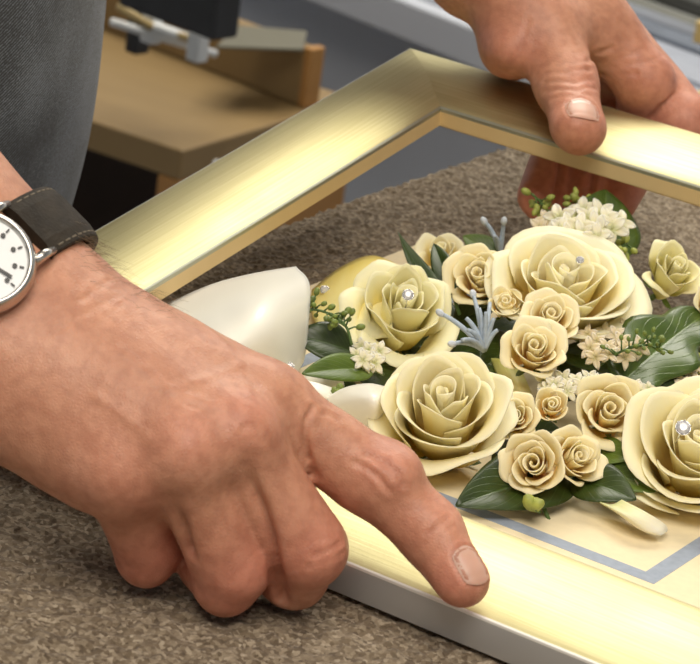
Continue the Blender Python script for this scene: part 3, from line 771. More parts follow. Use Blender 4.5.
# fine hairs along the forearm edge at the watch
bvb = bvh_of(parts[0][0], parts[0][1]); hb = MB(); rnd = random.Random(3)
for i in range(340):
    t_ = rnd.random(); px = 60 + 105 * t_ + rnd.gauss(0, 5); py = 212 + 78 * t_ + rnd.gauss(0, 9) + abs(rnd.gauss(0, 10))
    v = (CAM_F + CAM_R * ((px - 350) / FPX) - CAM_U * ((py - 332) / FPX)).normalized(); h_ = bvb.ray_cast(CAM_C, v)
    if h_[0] is None: continue
    d0 = unit(rax * .9 + h_[1] * .55 + rS * .4 + Vector((rnd.gauss(0, .2), rnd.gauss(0, .2), rnd.gauss(0, .2)))); L = rnd.uniform(.004, .010)
    p0 = h_[0] - h_[1] * .0003; hb.tube([p0, p0 + d0 * L * .5, p0 + d0 * L + rax * L * .25 - h_[1] * L * .2], [.00005, .00004, .00002], 3, False)
hr = hb.build('arm_hair', simple('arm_hair_strand', (0.22, 0.14, 0.07), 0.5), bo); tag(hr, kind='stuff')

# ------------------------------------------------------------------ wristwatch
wc = rv; 
ww = empty('wristwatch', wc, 'round steel wristwatch with white dial on a dark leather strap, worn on the wrist', 'watch')
wn = rN.copy(); wn = unit(wn - rax * wn.dot(rax)); wS = rS
def wring(ang, r=0):   # ellipse round the wrist
    return wc + wS * (math.sin(ang) * (.0395 + r)) + wn * (math.cos(ang) * (.0250 + r))
WT = .0275
def strap(a0, a1):
    V = []; F = []; n = 30
    for i in range(n + 1):
        a = a0 + (a1 - a0) * i / n; wd = .0106
        for (s_, r) in ((-wd, 0.0000), (-wd, .0022), (-wd * .55, .0030), (wd * .55, .0030), (wd, .0022), (wd, 0.0)): V.append(wring(a, r) + rax * s_)
    for i in range(n):
        for k in range(6): F.append((i * 6 + k, i * 6 + (k + 1) % 6, i * 6 + 6 + (k + 1) % 6, i * 6 + 6 + k))
    F.append((0, 1, 2, 3, 4, 5)); F.append(tuple(range(n * 6, n * 6 + 6))[::-1]); return V, F
WD = -.08      # the case sits slightly towards the little-finger side
for a0, a1 in ((.50 + WD, PI - .02), (-.50 + WD, -PI + .02)):
    V, F = strap(a0, a1); st = mkmesh('strap', V, F, LEATHER, ww, False); bevel(st, .0005, 2)
    sb = MB()
    for s_ in (-.0090, .0090):
        for i in range(26):
            a = a0 + (a1 - a0) * (.04 + .9 * i / 26); b = a + (a1 - a0) * .022
            sb.tube([wring(a, .0023) + rax * s_, wring(b, .0023) + rax * s_], .00035, 5)
    sb.build('stitching', STITCH, st)
wring0 = wring(WD, -.0005); wnr = unit(wn * (math.cos(WD) / .0250) + wS * (math.sin(WD) / .0395)); wo = wring0 + wnr * .0006
cb = MB(); cb.lathe(wo, wnr, [(0.001, 0), (.0138, 0), (.0158, .0012), (.0164, .003), (.0164, .0055), (.0154, .0076), (.0146, .0083), (.0140, .0080), (.0136, .0070)], 64, B=rax); cb.build('case', STEEL, ww)
db = MB(); db.lathe(wo, wnr, [(.0138, .0066), (.0001, .0068)], 64, B=rax); dl_ = db.build('dial', DIAL, ww)
mk = MB()
e1 = unit(wS - wnr * wS.dot(wnr)); e2 = wnr.cross(e1)
for hr_ in range(12):
    a = 2 * PI * hr_ / 12 + .12; d = e1 * math.cos(a) + e2 * math.sin(a); p = wo + wnr * .0070
    mk.lathe(p + d * .0100, wnr, [(.00075, 0), (.00075, .0003), (.0001, .0003)], 12)
    q = wnr.cross(d); mk.box((.0114, -.00022, 0), (.0128, .00022, .0003), d, q, wnr, p)
for a, L, wd in ((.9, .0070, .0006), (-1.3, .0105, .0004)):
    d = e1 * math.cos(a) + e2 * math.sin(a); q = wnr.cross(d); mk.box((-.002, -wd, .0004), (L, wd, .0007), d, q, wnr, wo + wnr * .0070)
mk.build('dial_marking', BLACK, dl_, smooth=False)
for s1 in (-1, 1):
    for s2 in (-1, 1):
        lg = MB(); b0 = wo + wnr * .004 + wS * (.0125 * s1) + rax * (.0098 * s2)
        lg.tube([b0, b0 + wS * (.0045 * s1) + wnr * (-.0005), b0 + wS * (.0085 * s1) - wnr * .0035], [.0016, .0016, .0012], 10)
        lg.build('lug', STEEL, ww)
cr = MB(); cr.lathe(wo + wnr * .0045 - rax * .0162, -rax, [(.0001, 0), (.0024, 0), (.0026, .001), (.0026, .0030), (.0022, .0036), (.0001, .0036)], 20); cr.build('crown', STEEL, ww)

# ------------------------------------------------------------------ flowers
def basis(d, n):
    """columns: x across, y along d, z about n"""
    d = unit(Vector(d)); n = unit(Vector(n) - d * Vector(n).dot(d)); return d.cross(n), d, n
def rose(name, c, axis, R, H, layers, label, cat='rose', mats=None, seed=0, group=None, openness=1.0, spin=0.0, sep=True, core=.17):
    """c: centre of the bloom's base"""
    rnd = random.Random(seed); axis = unit(Vector(axis)); c = Vector(c)
    X = axis.orthogonal().normalized(); Y = axis.cross(X)
    root = empty(name, c, label, cat, group); mt = mats or PETAL
    def P(ang, r, z): return c + X * (math.cos(ang) * r) + Y * (math.sin(ang) * r) + axis * z
    # tight centre: wound petals
    mb = MB(); a0 = spin
    for q in range(4):
        ph = a0 + q * 2.2 + rnd.uniform(-.3, .3); r0 = R * core * (.30 + .24 * q); hh = H * (.93 + .035 * q); hwid = 1.7 + .15 * q
        def fn(u, v, ph=ph, r0=r0, hh=hh, hwid=hwid, q=q):
            uu = u * 2 - 1; s = v * (1 - .10 * abs(uu) ** 3); rr = r0 * (.75 + .25 * s) + uu * R * .035 + R * .05 * max(0, s - .8) * 2
            rr *= .45 + .55 * math.sin(min(1, s * 1.8) * PI / 2)
            return P(ph + uu * hwid, rr, hh * s + R * .02 * math.sin(uu * 4 + q))
        mb.grid(fn, 16, 8)
    o = mb.build('inner_petals', mt, root); solidify(o, .0004)
    for L, (cnt, rt, hf, curl, hwid) in enumerate(layers):
        base = spin + rnd.uniform(0, 6)
        for k in range(cnt):
            ph = base + 2 * PI * k / cnt + rnd.uniform(-.2, .2); rtt = R * rt * rnd.uniform(.93, 1.06); hh = H * hf * rnd.uniform(.93, 1.05); cu = curl * rnd.uniform(.6, 1.4); ws = rnd.uniform(.9, 1.15) * hwid
            s1, s2 = rnd.uniform(0, 6), rnd.uniform(0, 6); lean = rnd.uniform(-.5, .5); pk = rnd.uniform(-.4, .4); p_ = .34 + .10 * rnd.random(); ck = rnd.uniform(.3, 1.3)
            def fn(u, v, ph=ph, rtt=rtt, hh=hh, cu=cu, ws=ws, s1=s1, s2=s2, L=L, lean=lean, pk=pk, p_=p_, ck=ck):
                uu = u * 2 - 1
                top = 1 - .26 * abs(uu) ** 2.4 + .07 * math.exp(-((uu - pk) / .25) ** 2)
                s = v * top; wb = .30 + .70 * min(1, s * 1.7) ** .7
                rr = R * .06 + (rtt - R * .06) * (s ** p_) * openness
                e = max(0, s - .66) / .34
                rr += R * cu * (e ** 2) * (.6 + ck * (uu - pk) ** 2); z = hh * s - R * cu * .55 * e ** 2.4 * (.5 + ck * (uu - pk) ** 2)
                rr += uu * R * .06 + R * .030 * math.sin(uu * 3.4 + s1) * s; z += R * .045 * math.sin(uu * 3.6 + s2) * s * s
                rr *= 1 - .04 * math.cos(uu * PI) * (1 if L > 1 else 0)
                return P(ph + (uu + lean * .18 * s) * ws * wb, rr, z)
            mb = MB(); mb.grid(fn, 16, 14); o = mb.build('petal', mt, root); solidify(o, .00032 if R > .012 else .00025)
    if sep:
        mb = MB(); mb.lathe(c, axis, [(.0001, -R * .30), (R * .10, -R * .28), (R * .20, -R * .12), (R * .22, R * .02), (R * .1, R * .06)], 14)
        for k in range(5):
            a = spin + k * 2 * PI / 5
            def fn(u, v, a=a):
                uu = u * 2 - 1; return P(a + uu * .35 * (1 - v) ** .7, R * (.2 + .5 * v), -R * .02 + R * .35 * v * v * .5 - R * .1 * v)
            mb.grid(fn, 4, 6)
        mb.build('calyx', LEAFM, root)
    return root
BIG = [(3, .30, 1.00, .03, 1.3), (3, .46, 1.03, .09, 1.3), (3, .66, .99, .14, 1.25), (4, .83, .88, .22, 1.15), (4, .92, .68, .28, 1.05)]
SPR = [(3, .34, 1.0, .05, 1.2), (4, .56, .98, .14, 1.0), (5, .80, .88, .28, .85)]
toC = -CAM_F
def facing(up, right=0.0, cam_=1.0): return toC * cam_ + NZ * up + CAM_R * right
# the four large roses
rA = rose('rose', at(441, 450, .006), facing(1.25, -.15), .0216, .035, BIG, 'large open cream rose beside the pressing index finger, nearest the hand', seed=4, spin=.6)
rB = rose('rose', at(556, 320, .024), facing(2.2, .02), .0285, .027, BIG, 'wide flat open cream rose at the top of the bouquet with a rhinestone in it', seed=9, spin=1.6)
rC = rose('rose', at(694, 484, .006), facing(1.1, -.20), .0262, .034, BIG, 'large cream rose cut by the right edge of the photo, rhinestone at its heart', seed=15, spin=2.2)
rD = rose('rose', at(390, 345, .008), facing(1.1, .20), .0190, .032, [(4, .30, 1.0, .03, 1.15), (4, .46, 1.04, .06, 1.0), (5, .66, .96, .14, .95), (5, .95, .70, .35, .85)], 'pale greenish cream rose at the back left behind the ribbon', seed=23, mats=PETALG, spin=.9)
# spray roses
GR = 'small spray roses of the bouquet'
for i, (px, py, z, R, ax, lab, sd) in enumerate([
    (549, 322, .036, .0112, facing(.9, .1), 'small spray rose directly under the wide top rose', 1),
    (533, 353, .032, .0118, facing(.7, 0), 'peach hearted spray rose in the middle, below its twin under the top rose', 2),
    (607, 415, .026, .0135, facing(.5, .1), 'largest spray rose with orange brown heart, left of the right edge rose', 3),
    (516, 419, .022, .0082, facing(.4, -.1), 'tight little spray rose bud touching the right side of the near large rose', 4),
    (551, 408, .022, .0068, facing(.6, 0), 'tiny half hidden spray rose bud between the white florets', 5),
    (535, 466, .018, .0116, facing(.3, -.25), 'lowest spray rose with an orange heart, above the dark leaf', 6),
    (572, 460, .018, .0108, facing(.45, .5), 'spray rose turned to the right, joined behind the lowest one', 7),
    (505, 306, .034, .0070, facing(.9, -.1), 'small peach rose bud left of the spray rose under the top rose', 8),
    (480, 282, .034, .0132, facing(.8, -.3), 'cream peach rosebud at the left shoulder of the wide top rose', 9)]):
    lay = SPR if R > .008 else [(3, .45, 1.0, .03, 1.2), (4, .80, .95, .12, .95)]
    rose('spray_rose', at(px, py, z) - unit(Vector(ax)) * R * .6, ax, R, R * 1.25, lay, lab, 'rose', PETALS_, 40 + sd, GR, core=.26)
rose('spray_rose', at(661, 292, .030), facing(1.0, .3), .0125, .020, [(3, .40, 1.0, .02, 1.2), (3, .62, 1.0, .10, 1.1), (3, .80, .80, .5, .8)], 'yellowish green half open rose at the right under the far rail', 'rose', PETALG2, 71, GR)
rose('spray_rose', at(702, 318, .030), facing(1.0, .6), .0085, .014, SPR, 'pale rose cut by the right edge beside the big green leaf', 'rose', PETALS_, 72, GR)
rose('spray_rose', at(441, 272, .012), facing(1.2, -.2), .0105, .016, [(3, .45, 1.0, .05, 1.2), (4, .80, .9, .25, 1.0)], 'yellow rose mostly hidden behind the pointed dark leaves at the back', 'rose', PETAL, 73, GR)
# loose petals
def patch(P, nu=14, nv=14):
    """smooth surface through a grid of control points (rows of (px,py,z))"""
    G = [[Vector(at(*q)) if not isinstance(q, Vector) else q for q in row] for row in P]
    def cr(p0, p1, p2, p3, t): return 0.5 * ((2 * p1) + (p2 - p0) * t + (2 * p0 - 5 * p1 + 4 * p2 - p3) * t * t + (3 * p1 - p0 - 3 * p2 + p3) * t ** 3)
    def line(L, t):
        n = len(L) - 1; x = min(t * n, n - 1e-6); i = int(x); f = x - i
        return cr(L[max(0, i - 1)] if i > 0 else L[0] * 2 - L[1], L[i], L[i + 1], L[i + 2] if i + 2 <= n else L[n] * 2 - L[n - 1], f)
    return lambda u, v: line([line(r, u) for r in G], v)
def loose(name, P, mat, label, cat, th=.0005, nu=18, nv=14, parent=None):
    mb = MB(); mb.grid(patch(P), nu, nv); o = mb.build(name, mat, parent, True, parent is not None); solidify(o, th)
    if label: tag(o, label, cat)
    return o
loose('fallen_petal', [[(592, 497, .008), (600, 502, .010), (612, 505, .010), (622, 500, .012)], [(610, 508, .006), (622, 515, .010), (634, 517, .011), (645, 512, .012)], [(632, 522, .0042), (642, 530, .007), (655, 530, .008), (664, 524, .008)], [(655, 533, .0042), (660, 535, .006), (664, 534, .006), (668, 530, .005)]],
      WHITEP, 'curled cream petal hanging onto the mat board below the right rose', 'petal')
loose('rose_petal', [[(312, 290, .006), (340, 268, .012), (372, 256, .018), (405, 268, .020)], [(312, 315, .008), (340, 292, .018), (368, 280, .024), (396, 290, .026)], [(330, 340, .010), (350, 325, .018), (372, 312, .024), (392, 318, .024)], [(350, 352, .010), (362, 345, .014), (380, 338, .018), (395, 338, .018)]],
      PETALG, 'broad pale yellow petal spread out between the ribbon and the greenish rose', 'petal')
loose('rose_petal', [[(490, 358, .016), (505, 360, .020), (520, 368, .020)], [(500, 380, .014), (515, 382, .020), (530, 390, .018)], [(512, 402, .010), (525, 404, .014), (536, 408, .012)]],
      PETALG2, 'greenish outer petal between the near large rose and the tiny buds', 'petal')

# leaves
def leaf(base, tip, nrm, wd, mat, label, fold=.25, bend=.15, shape='oval', twist=0.0, name='leaf', group='leaves of the bouquet', wav=.0):
    base, tip = Vector(base), Vector(tip); ax, d, n = basis(tip - base, nrm); L = (tip - base).length
    def hw(v):
        if shape == 'oval': return math.sin(PI * min(1, v) ** .75) ** .8
        if shape == 'lance': return math.sin(PI * v ** .6) ** 1.1
        return max(0, math.sin(PI * v ** .62)) ** .6 * (1 + .18 * math.cos(v * 15))      # lobed
    root = empty(name, base, label, 'leaf', group)
    mb = MB()
    def fn(u, v):
        uu = u * 2 - 1; w_ = wd / 2 * hw(v * .985 + .008); a = twist * v
        x = uu * w_; z = abs(uu) * w_ * fold * 1.2 - bend * L * (v - .5) ** 2 * 4 * .5 + bend * L * .5 + wav * L * math.sin(v * 16 + uu) * uu * uu
        z -= abs(uu) ** 3 * w_ * fold * .6
        return base + d * (v * L) + ax * (x * math.cos(a) - z * math.sin(a)) + n * (z * math.cos(a) + x * math.sin(a)) - n * 0
    mb.grid(fn, 12, 20); o = mb.build('blade', mat, root); solidify(o, .0003)
    st = MB(); pts = [base - d * (L * .22) - n * L * .10, base - d * L * .08 - n * L * .02]
    for i in range(6): pts.append(fn(.5, i / 6.0) - n * .0004)
    st.tube(pts, [.0007] * 2 + [.0006 - .00008 * i for i in range(6)], 6); st.build('stalk', STEMG, root)
    return root
cu = facing(1.0)
L_ = leaf
L_(at(352, 352, .018), at(292, 336, .022), facing(.9), .0165, LEAFD, 'dark pointed leaf beside the ribbon, under the bud sprig', .35, .12)
L_(at(372, 370, .018), at(302, 374, .020), facing(.9), .0125, LEAFM, 'shiny mid green leaf just below the dark pointed leaf at the ribbon', .3, .10)
L_(at(440, 300, .028), at(398, 232, .044), facing(.5, .4), .0085, LEAFD, 'long pointed leaf standing up at the back left', .5, -.10, 'lance')
L_(at(454, 298, .028), at(434, 244, .040), facing(.5, -.2), .0090, LEAFD, 'dark leaf standing just right of the long pointed leaf', .5, .12)
L_(at(455, 325, .016), at(500, 300, .030), facing(.5, .1), .0120, LEAFD, 'dark leaf tucked below the cream peach rosebud', .4, .1)
L_(at(500, 262, .026), at(463, 236, .032), facing(.8), .0120, LEAFM, 'green leaf behind the left shoulder of the wide top rose', .3, .1)
L_(at(600, 262, .030), at(606, 190, .052), facing(.35, .3), .0300, LEAFR, 'broad green leaf standing upright behind the top rose and florets', .22, .05, 'oval', wav=.01)
L_(at(622, 382, .022), at(706, 314, .034), facing(.9), .0280, LEAFR, 'biggest rippled green leaf at the right edge', .2, .10, 'lobed', wav=.02)
L_(at(660, 385, .016), at(712, 352, .022), facing(.6), .0170, LEAFR, 'green leaf under the biggest rippled leaf at the right edge', .3, .1)
L_(at(560, 352, .018), at(668, 380, .020), facing(.5), .0120, LEAFD, 'long dark leaf lying across the middle above the white florets', .4, .1, 'lance')
L_(at(588, 452, .014), at(632, 460, .018), facing(.8), .0125, LEAFM, 'mid green leaf left of the right edge rose', .3, .14)
L_(at(572, 474, .010), at(456, 506, .008), facing(1.0), .0250, LEAFD, 'large dark leaf resting by the gold rail beside the near rose', .25, .10)
L_(at(572, 480, .010), at(636, 500, .012), facing(.9), .0170, LEAFD, 'dark green leaf between the lowest spray rose and the fallen petal', .3, .14)
L_(at(600, 470, .012), at(655, 492, .012), facing(.9), .0140, LEAFM, 'green leaf pressed under the right edge rose', .3, .14)
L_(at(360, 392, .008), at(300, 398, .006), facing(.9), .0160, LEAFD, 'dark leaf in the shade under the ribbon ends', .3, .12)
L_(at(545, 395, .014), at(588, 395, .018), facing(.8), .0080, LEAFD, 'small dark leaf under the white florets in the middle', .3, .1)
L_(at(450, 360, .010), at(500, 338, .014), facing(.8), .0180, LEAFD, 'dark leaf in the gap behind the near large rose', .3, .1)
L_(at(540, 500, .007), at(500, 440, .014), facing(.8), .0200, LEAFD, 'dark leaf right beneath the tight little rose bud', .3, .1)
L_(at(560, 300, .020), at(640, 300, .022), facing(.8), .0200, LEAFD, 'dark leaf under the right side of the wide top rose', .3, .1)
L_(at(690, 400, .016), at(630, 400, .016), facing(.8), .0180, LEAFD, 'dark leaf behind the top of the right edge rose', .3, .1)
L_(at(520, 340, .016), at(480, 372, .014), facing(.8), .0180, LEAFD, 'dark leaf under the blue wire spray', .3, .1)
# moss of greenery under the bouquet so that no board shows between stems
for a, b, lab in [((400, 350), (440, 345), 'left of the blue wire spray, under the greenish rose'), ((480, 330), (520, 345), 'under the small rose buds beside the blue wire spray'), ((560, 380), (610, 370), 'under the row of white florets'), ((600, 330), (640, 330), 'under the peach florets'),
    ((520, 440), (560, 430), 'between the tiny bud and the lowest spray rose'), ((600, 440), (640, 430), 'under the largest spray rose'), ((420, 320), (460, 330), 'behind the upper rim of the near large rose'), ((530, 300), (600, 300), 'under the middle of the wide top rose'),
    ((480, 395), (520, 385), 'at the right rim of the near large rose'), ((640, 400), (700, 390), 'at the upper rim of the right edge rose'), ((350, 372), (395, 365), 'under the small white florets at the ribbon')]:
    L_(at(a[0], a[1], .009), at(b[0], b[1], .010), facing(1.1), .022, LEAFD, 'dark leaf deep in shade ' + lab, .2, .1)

# white floret clusters
def floret(c, axis, r, mat, parent, seed=0, n=5):
    rnd = random.Random(seed); axis = unit(Vector(axis)); X = axis.orthogonal().normalized(); Y = axis.cross(X); mb = MB(); c = Vector(c); s0 = rnd.uniform(0, 6)
    mb.lathe(c - axis * r * .8, axis, [(r * .10, 0), (r * .16, r * .4), (r * .24, r * .8)], 8)
    for k in range(n):
        a = s0 + 2 * PI * k / n + rnd.uniform(-.2, .2); cu_ = rnd.uniform(.2, .9)
        def fn(u, v, a=a, cu_=cu_):
            uu = u * 2 - 1; w_ = .30 * math.sin(PI * (v * .86 + .12)) ** .7
            rad = X * math.cos(a) + Y * math.sin(a); tn = axis.cross(rad)
            return c + rad * (r * v) + tn * (uu * w_ * r) + axis * (r * (.35 * v - cu_ * v * v * .7 + .12 * uu * uu))
        mb.grid(fn, 4, 6)
    o = mb.build('floret', mat, parent); solidify(o, .0005, -1); return o
def cluster(px, py, z, spx, spy, n, r, mat, label, ax, seed):
    rnd = random.Random(seed); c0 = at(px, py, z - .008); root = empty('floret_cluster', c0, label, 'flower cluster', 'white and peach filler flowers'); hub = at(px, py, z - .007)
    sm = MB()
    for i in range(n):
        a = rnd.uniform(0, 2 * PI); q = math.sqrt((i + .5) / n); p = at(px + spx * q * math.cos(i * 2.4), py + spy * q * math.sin(i * 2.4), z + .003 * (1 - q) + rnd.uniform(-.001, .001))
        ax_ = unit(Vector(ax)) + (p - hub).normalized() * .9 + Vector((rnd.gauss(0, .15),) * 3)
        floret(p, ax_, r * rnd.uniform(.85, 1.15), mat, root, seed * 50 + i)
        sm.tube([hub, p - unit(ax_) * r * .7], .0005, 5)
    sm.build('stems', STEMG, root)
cluster(587, 226, .050, 36, 15, 16, .0064, WHITEP, 'waxy white star florets on top behind the wide top rose', facing(.8), 1)
cluster(615, 343, .030, 34, 18, 15, .0042, PEACHP, 'peach and white florets under the right edge of the top rose', facing(.7), 2)
cluster(575, 386, .024, 38, 10, 15, .0038, WHITEP, 'row of white florets between the middle spray roses', facing(.9), 3)
cluster(368, 357, .020, 16, 12, 8, .0040, WHITEP, 'small white florets by the dark leaves at the ribbon', facing(.7), 4)
cluster(634, 392, .024, 18, 7, 7, .0038, WHITEP, 'white florets at the upper left rim of the right edge rose', facing(.9), 5)
cluster(545, 226, .040, 12, 7, 4, .0048, PEACHP, 'cream florets at the upper left of the star florets', facing(.9), 6)
cluster(690, 382, .020, 18, 12, 6, .0040, PEACHP, 'peach florets by the right edge under the leaf', facing(.8), 7)

# green bud sprigs
def sprig(pts, n, r, mat, label, seed, spread=.006):
    rnd = random.Random(seed); P = [at(*q) for q in pts]; root = empty('bud_sprig', P[0], label, 'sprig', 'green bud sprigs')
    f = patch([pts, pts]); st = MB(); st.tube([f(i / 14, 0) for i in range(15)], .0005, 6)
    bs = []
    for i in range(n):
        t_ = .25 + .75 * i / n; b = f(t_, 0); d = Vector((rnd.gauss(0, 1), rnd.gauss(0, 1), rnd.gauss(0, .8) + .4)); d.normalize(); e = b + d * spread * rnd.uniform(.5, 1.1)
        st.tube([b, b.lerp(e, .5) + NZ * .0005, e], [.00035, .0003, .0003], 5); bs.append((e, d))
    st.build('stem', STEMG, root)
    for e, d in bs:
        bb = MB(); x = d.orthogonal().normalized(); y = d.cross(x); rr = r * rnd.uniform(.75, 1.2); ellipsoid(bb, e, (x * rr * .7, y * rr * .7, d * rr), 6); bb.build('bud', mat, root)
sprig([(352, 345, .024), (345, 325, .030), (325, 312, .032), (300, 308, .032)], 24, .0016, BUDG, 'dark green bud sprig reaching left over the ribbon', 1)
sprig([(560, 232, .034), (552, 218, .040), (543, 205, .044), (532, 194, .048)], 16, .0019, BUDY, 'green bud sprig at the top left, below the fingers', 2, .005)
sprig([(595, 232, .036), (590, 216, .042), (582, 206, .046), (572, 198, .048)], 18, .0020, BUDY, 'green bud sprig at the top, just left of the upright leaf', 3, .005)
sprig([(618, 262, .036), (624, 250, .042), (628, 240, .044)], 12, .0019, BUDY, 'yellow green buds at the right foot of the upright leaf', 4, .005)
sprig([(600, 365, .026), (620, 352, .034), (645, 345, .036), (660, 350, .036)], 22, .0013, BUDG, 'fine green bud sprig across the peach florets', 5, .006)
sprig([(372, 405, .010), (350, 402, .014), (340, 392, .016)], 14, .0022, BUDG, 'green buds between the ribbon ends', 6, .004)
sprig([(540, 512, .008), (532, 508, .010), (528, 500, .013)], 4, .0028, BUDY, 'single pale green buds on the dark leaf by the gold rail', 7, .003)
sprig([(670, 372, .018), (685, 366, .022), (700, 358, .024)], 10, .0022, BUDY, 'yellow green buds under the big leaf at the right edge', 8, .004)

# pale blue wire sprays with beaded tips
def wires(c, tips, label, thick=.0008):
    c = at(*c); root = empty('wire_spray', c, label, 'wire spray', 'pale blue wire sprays')
    for (px, py, z, bead) in tips:
        t_ = at(px, py, z); mid = c.lerp(t_, .5) + NZ * .003; f = lambda s: c * (1 - s) ** 2 + mid * (2 * s * (1 - s)) + t_ * s * s
        mb = MB(); mb.tube([f(i / 8) for i in range(9)], [thick * (1.5 - .6 * i / 8) for i in range(9)], 8); w_ = mb.build('wire', WIREB, root)
        if bead:
            mb = MB(); d = unit(t_ - c); x = d.orthogonal().normalized(); ellipsoid(mb, t_, (x * .0013, d.cross(x) * .0013, d * .0019), 8); mb.build('bead', BEADB, w_)
wires((484, 350, .024), [(440, 313, .034, 1), (473, 294, .038, 1), (452, 344, .028, 1), (486, 312, .038, 0), (494, 318, .036, 0), (479, 308, .038, 0), (468, 330, .032, 0), (462, 340, .030, 0), (498, 330, .032, 0), (466, 318, .034, 0), (490, 303, .036, 0)], 'pale blue wire spray with beaded tips between the left roses')
wires((500, 252, .030), [(484, 221, .042, 1), (504, 221, .044, 1), (494, 236, .038, 0)], 'two pale blue beaded wire tips standing behind the wide top rose')

# rhinestone pins
def gem(p, n, r, label):
    p = Vector(p); n = unit(Vector(n)); root = empty('rhinestone_pin', p, label, 'rhinestone', 'rhinestone pins')
    mb = MB(); mb.lathe(p, n, [(.0001, -r * .9), (r * .95, 0), (r * .95, r * .12), (r * .55, r * .48), (.0001, r * .48)], 8); mb.build('stone', GEM, root, smooth=False)
    mb = MB(); mb.lathe(p, n, [(.0001, -r), (r * .8, -r * .5), (r * 1.12, r * .02), (r * 1.05, r * .16), (r * .97, r * .05)], 16)
    for k in range(6):
        x = n.orthogonal().normalized(); q = x * math.cos(k * PI / 3) + n.cross(x) * math.sin(k * PI / 3); ellipsoid(mb, p + q * r * 1.02 + n * r * .15, (q * r * .18, n.cross(q) * r * .18, n * r * .22), 6)
    mb.build('setting', CHROME, root); mb = MB(); mb.tube([p - n * r * .9, p - n * (r + .012)], .0003, 6); mb.build('pin', CHROME, root)
gem(at(408, 295, .040), facing(.5), .0020, 'rhinestone pin in the pale greenish rose at the back left')
gem(at(580, 260, .0520), facing(.7), .0014, 'rhinestone pin in the heart of the wide top rose')
gem(at(683, 428, .040), facing(.5), .0024, 'rhinestone pin in the heart of the right edge rose')
gem(at(289, 367, .022), facing(.6), .0017, 'rhinestone pin on the ribbon beside the hand')
gem(at(325, 290, .013), facing(.9), .0018, 'rhinestone pin on the mat board right of the ribbon loop')

# ------------------------------------------------------------------ satin ribbon bow
rb = empty('ribbon_bow', at(330, 385, .01), 'cream white satin ribbon bow with a big loop behind the hand', 'ribbon')
# big loop: a soft flattened tube of ribbon, open towards the right
cols = [[(168, 303, .018), (176, 332, .030), (190, 372, .028), (210, 410, .010), (200, 372, .006), (182, 326, .007)],
        [(214, 284, .026), (220, 312, .039), (232, 352, .036), (252, 398, .010), (238, 352, .006), (218, 302, .010)],
        [(258, 273, .036), (264, 302, .046), (274, 342, .036), (288, 384, .010), (276, 342, .006), (264, 294, .014)],
        [(296, 267, .034), (309, 284, .038), (308, 324, .029), (303, 362, .010), (299, 336, .006), (299, 284, .018)]]
rows = [[c[k] for c in cols] for k in (0, 1, 2, 3, 4, 5, 0)]
loose('loop', rows, SATIN, None, None, .0005, 30, 60, rb)
loose('tail', [[(326, 398, .014), (345, 388, .022), (368, 384, .026), (386, 387, .024)], [(332, 412, .012), (352, 402, .022), (374, 398, .028), (391, 400, .024)], [(342, 424, .008), (360, 420, .016), (376, 418, .020), (387, 416, .016)], [(355, 430, .006), (364, 432, .008), (374, 433, .008), (380, 428, .007)]], SATIN, None, None, .0005, 24, 20, rb)
loose('tail', [[(292, 380, .016), (305, 381, .018), (320, 384, .018), (345, 393, .014)], [(300, 392, .014), (312, 393, .016), (328, 397, .015), (345, 404, .012)], [(310, 404, .008), (320, 405, .010), (332, 408, .010), (344, 412, .008)]], SATIN, None, None, .0005, 20, 14, rb)
mb = MB(); ellipsoid(mb, at(322, 386, .010), (CAM_R * .008, NZ * .006, unit(CAM_R.cross(NZ)) * .006), 10); mb.build('knot', SATIN, rb)

# ------------------------------------------------------------------ background: open wooden cabinet
cz = -.30
cbn = empty('wooden_cabinet', (-1.1, 1.35, ZF), 'tan wooden cabinet open at the front with a dark inside, behind the denim', 'cabinet')
cx0, cx1, cy0, cy1 = -1.42, -.853, 1.108, 1.37
def cpart(name, lo, hi, mat, bv=.002):
    mb = MB(); mb.box(lo, hi); o = mb.build(name, mat, cbn, smooth=False); bevel(o, bv); return o
cpart('top_panel', (cx0, cy0, cz - .026), (cx1, cy1, cz), CABWOOD)
cpart('side_panel', (cx1 - .022, cy0, ZF), (cx1, cy1, cz - .026), CABEDGE)
cpart('side_panel', (cx0, cy0, ZF), (cx0 + .022, cy1, cz - .026), CABEDGE)
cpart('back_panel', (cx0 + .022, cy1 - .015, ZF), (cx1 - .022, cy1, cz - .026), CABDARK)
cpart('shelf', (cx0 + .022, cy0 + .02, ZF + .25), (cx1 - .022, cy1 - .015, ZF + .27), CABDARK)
mb = MB(); mb.lathe((cx1, cy0 + .05, cz - .022), (1, 0, 0), [(.005, 0), (.005, .002), (.0001, .003)], 12); mb.build('screw_cap', WHITEPL, cbn)
# raised block across the back of the cabinet top
a9 = math.radians(-9.3); QX = Vector((math.cos(a9), math.sin(a9), 0)); QY = Vector((-math.sin(a9), math.cos(a9), 0)); QO = Vector((-1.05, 1.33, cz))
bk = empty('wooden_block', QO, 'long raised wooden block standing on the tan cabinet top', 'block')
mb = MB(); mb.box((-.12, 0, .0005), (.181, .016, .052), QX, QY, NZ, QO); bevel(mb.build('block_body', CABWOOD, bk, smooth=False), .002)
mb = MB(); mb.box((.181, -.001, .0005), (.190, .017, .054), QX, QY, NZ, QO); bevel(mb.build('end_cap', CABEDGE, bk, smooth=False), .0015)
pl = MB(); q4 = [at(216, 49, cz + .0548), at(303, 52, cz + .0548), at(307, 34, cz + .0548), at(236, 28, cz + .0548)]
pl.add(q4 + [q + NZ * .003 for q in q4], [(3, 2, 1, 0), (4, 5, 6, 7), (0, 1, 5, 4), (1, 2, 6, 5), (2, 3, 7, 6), (3, 0, 4, 7)])
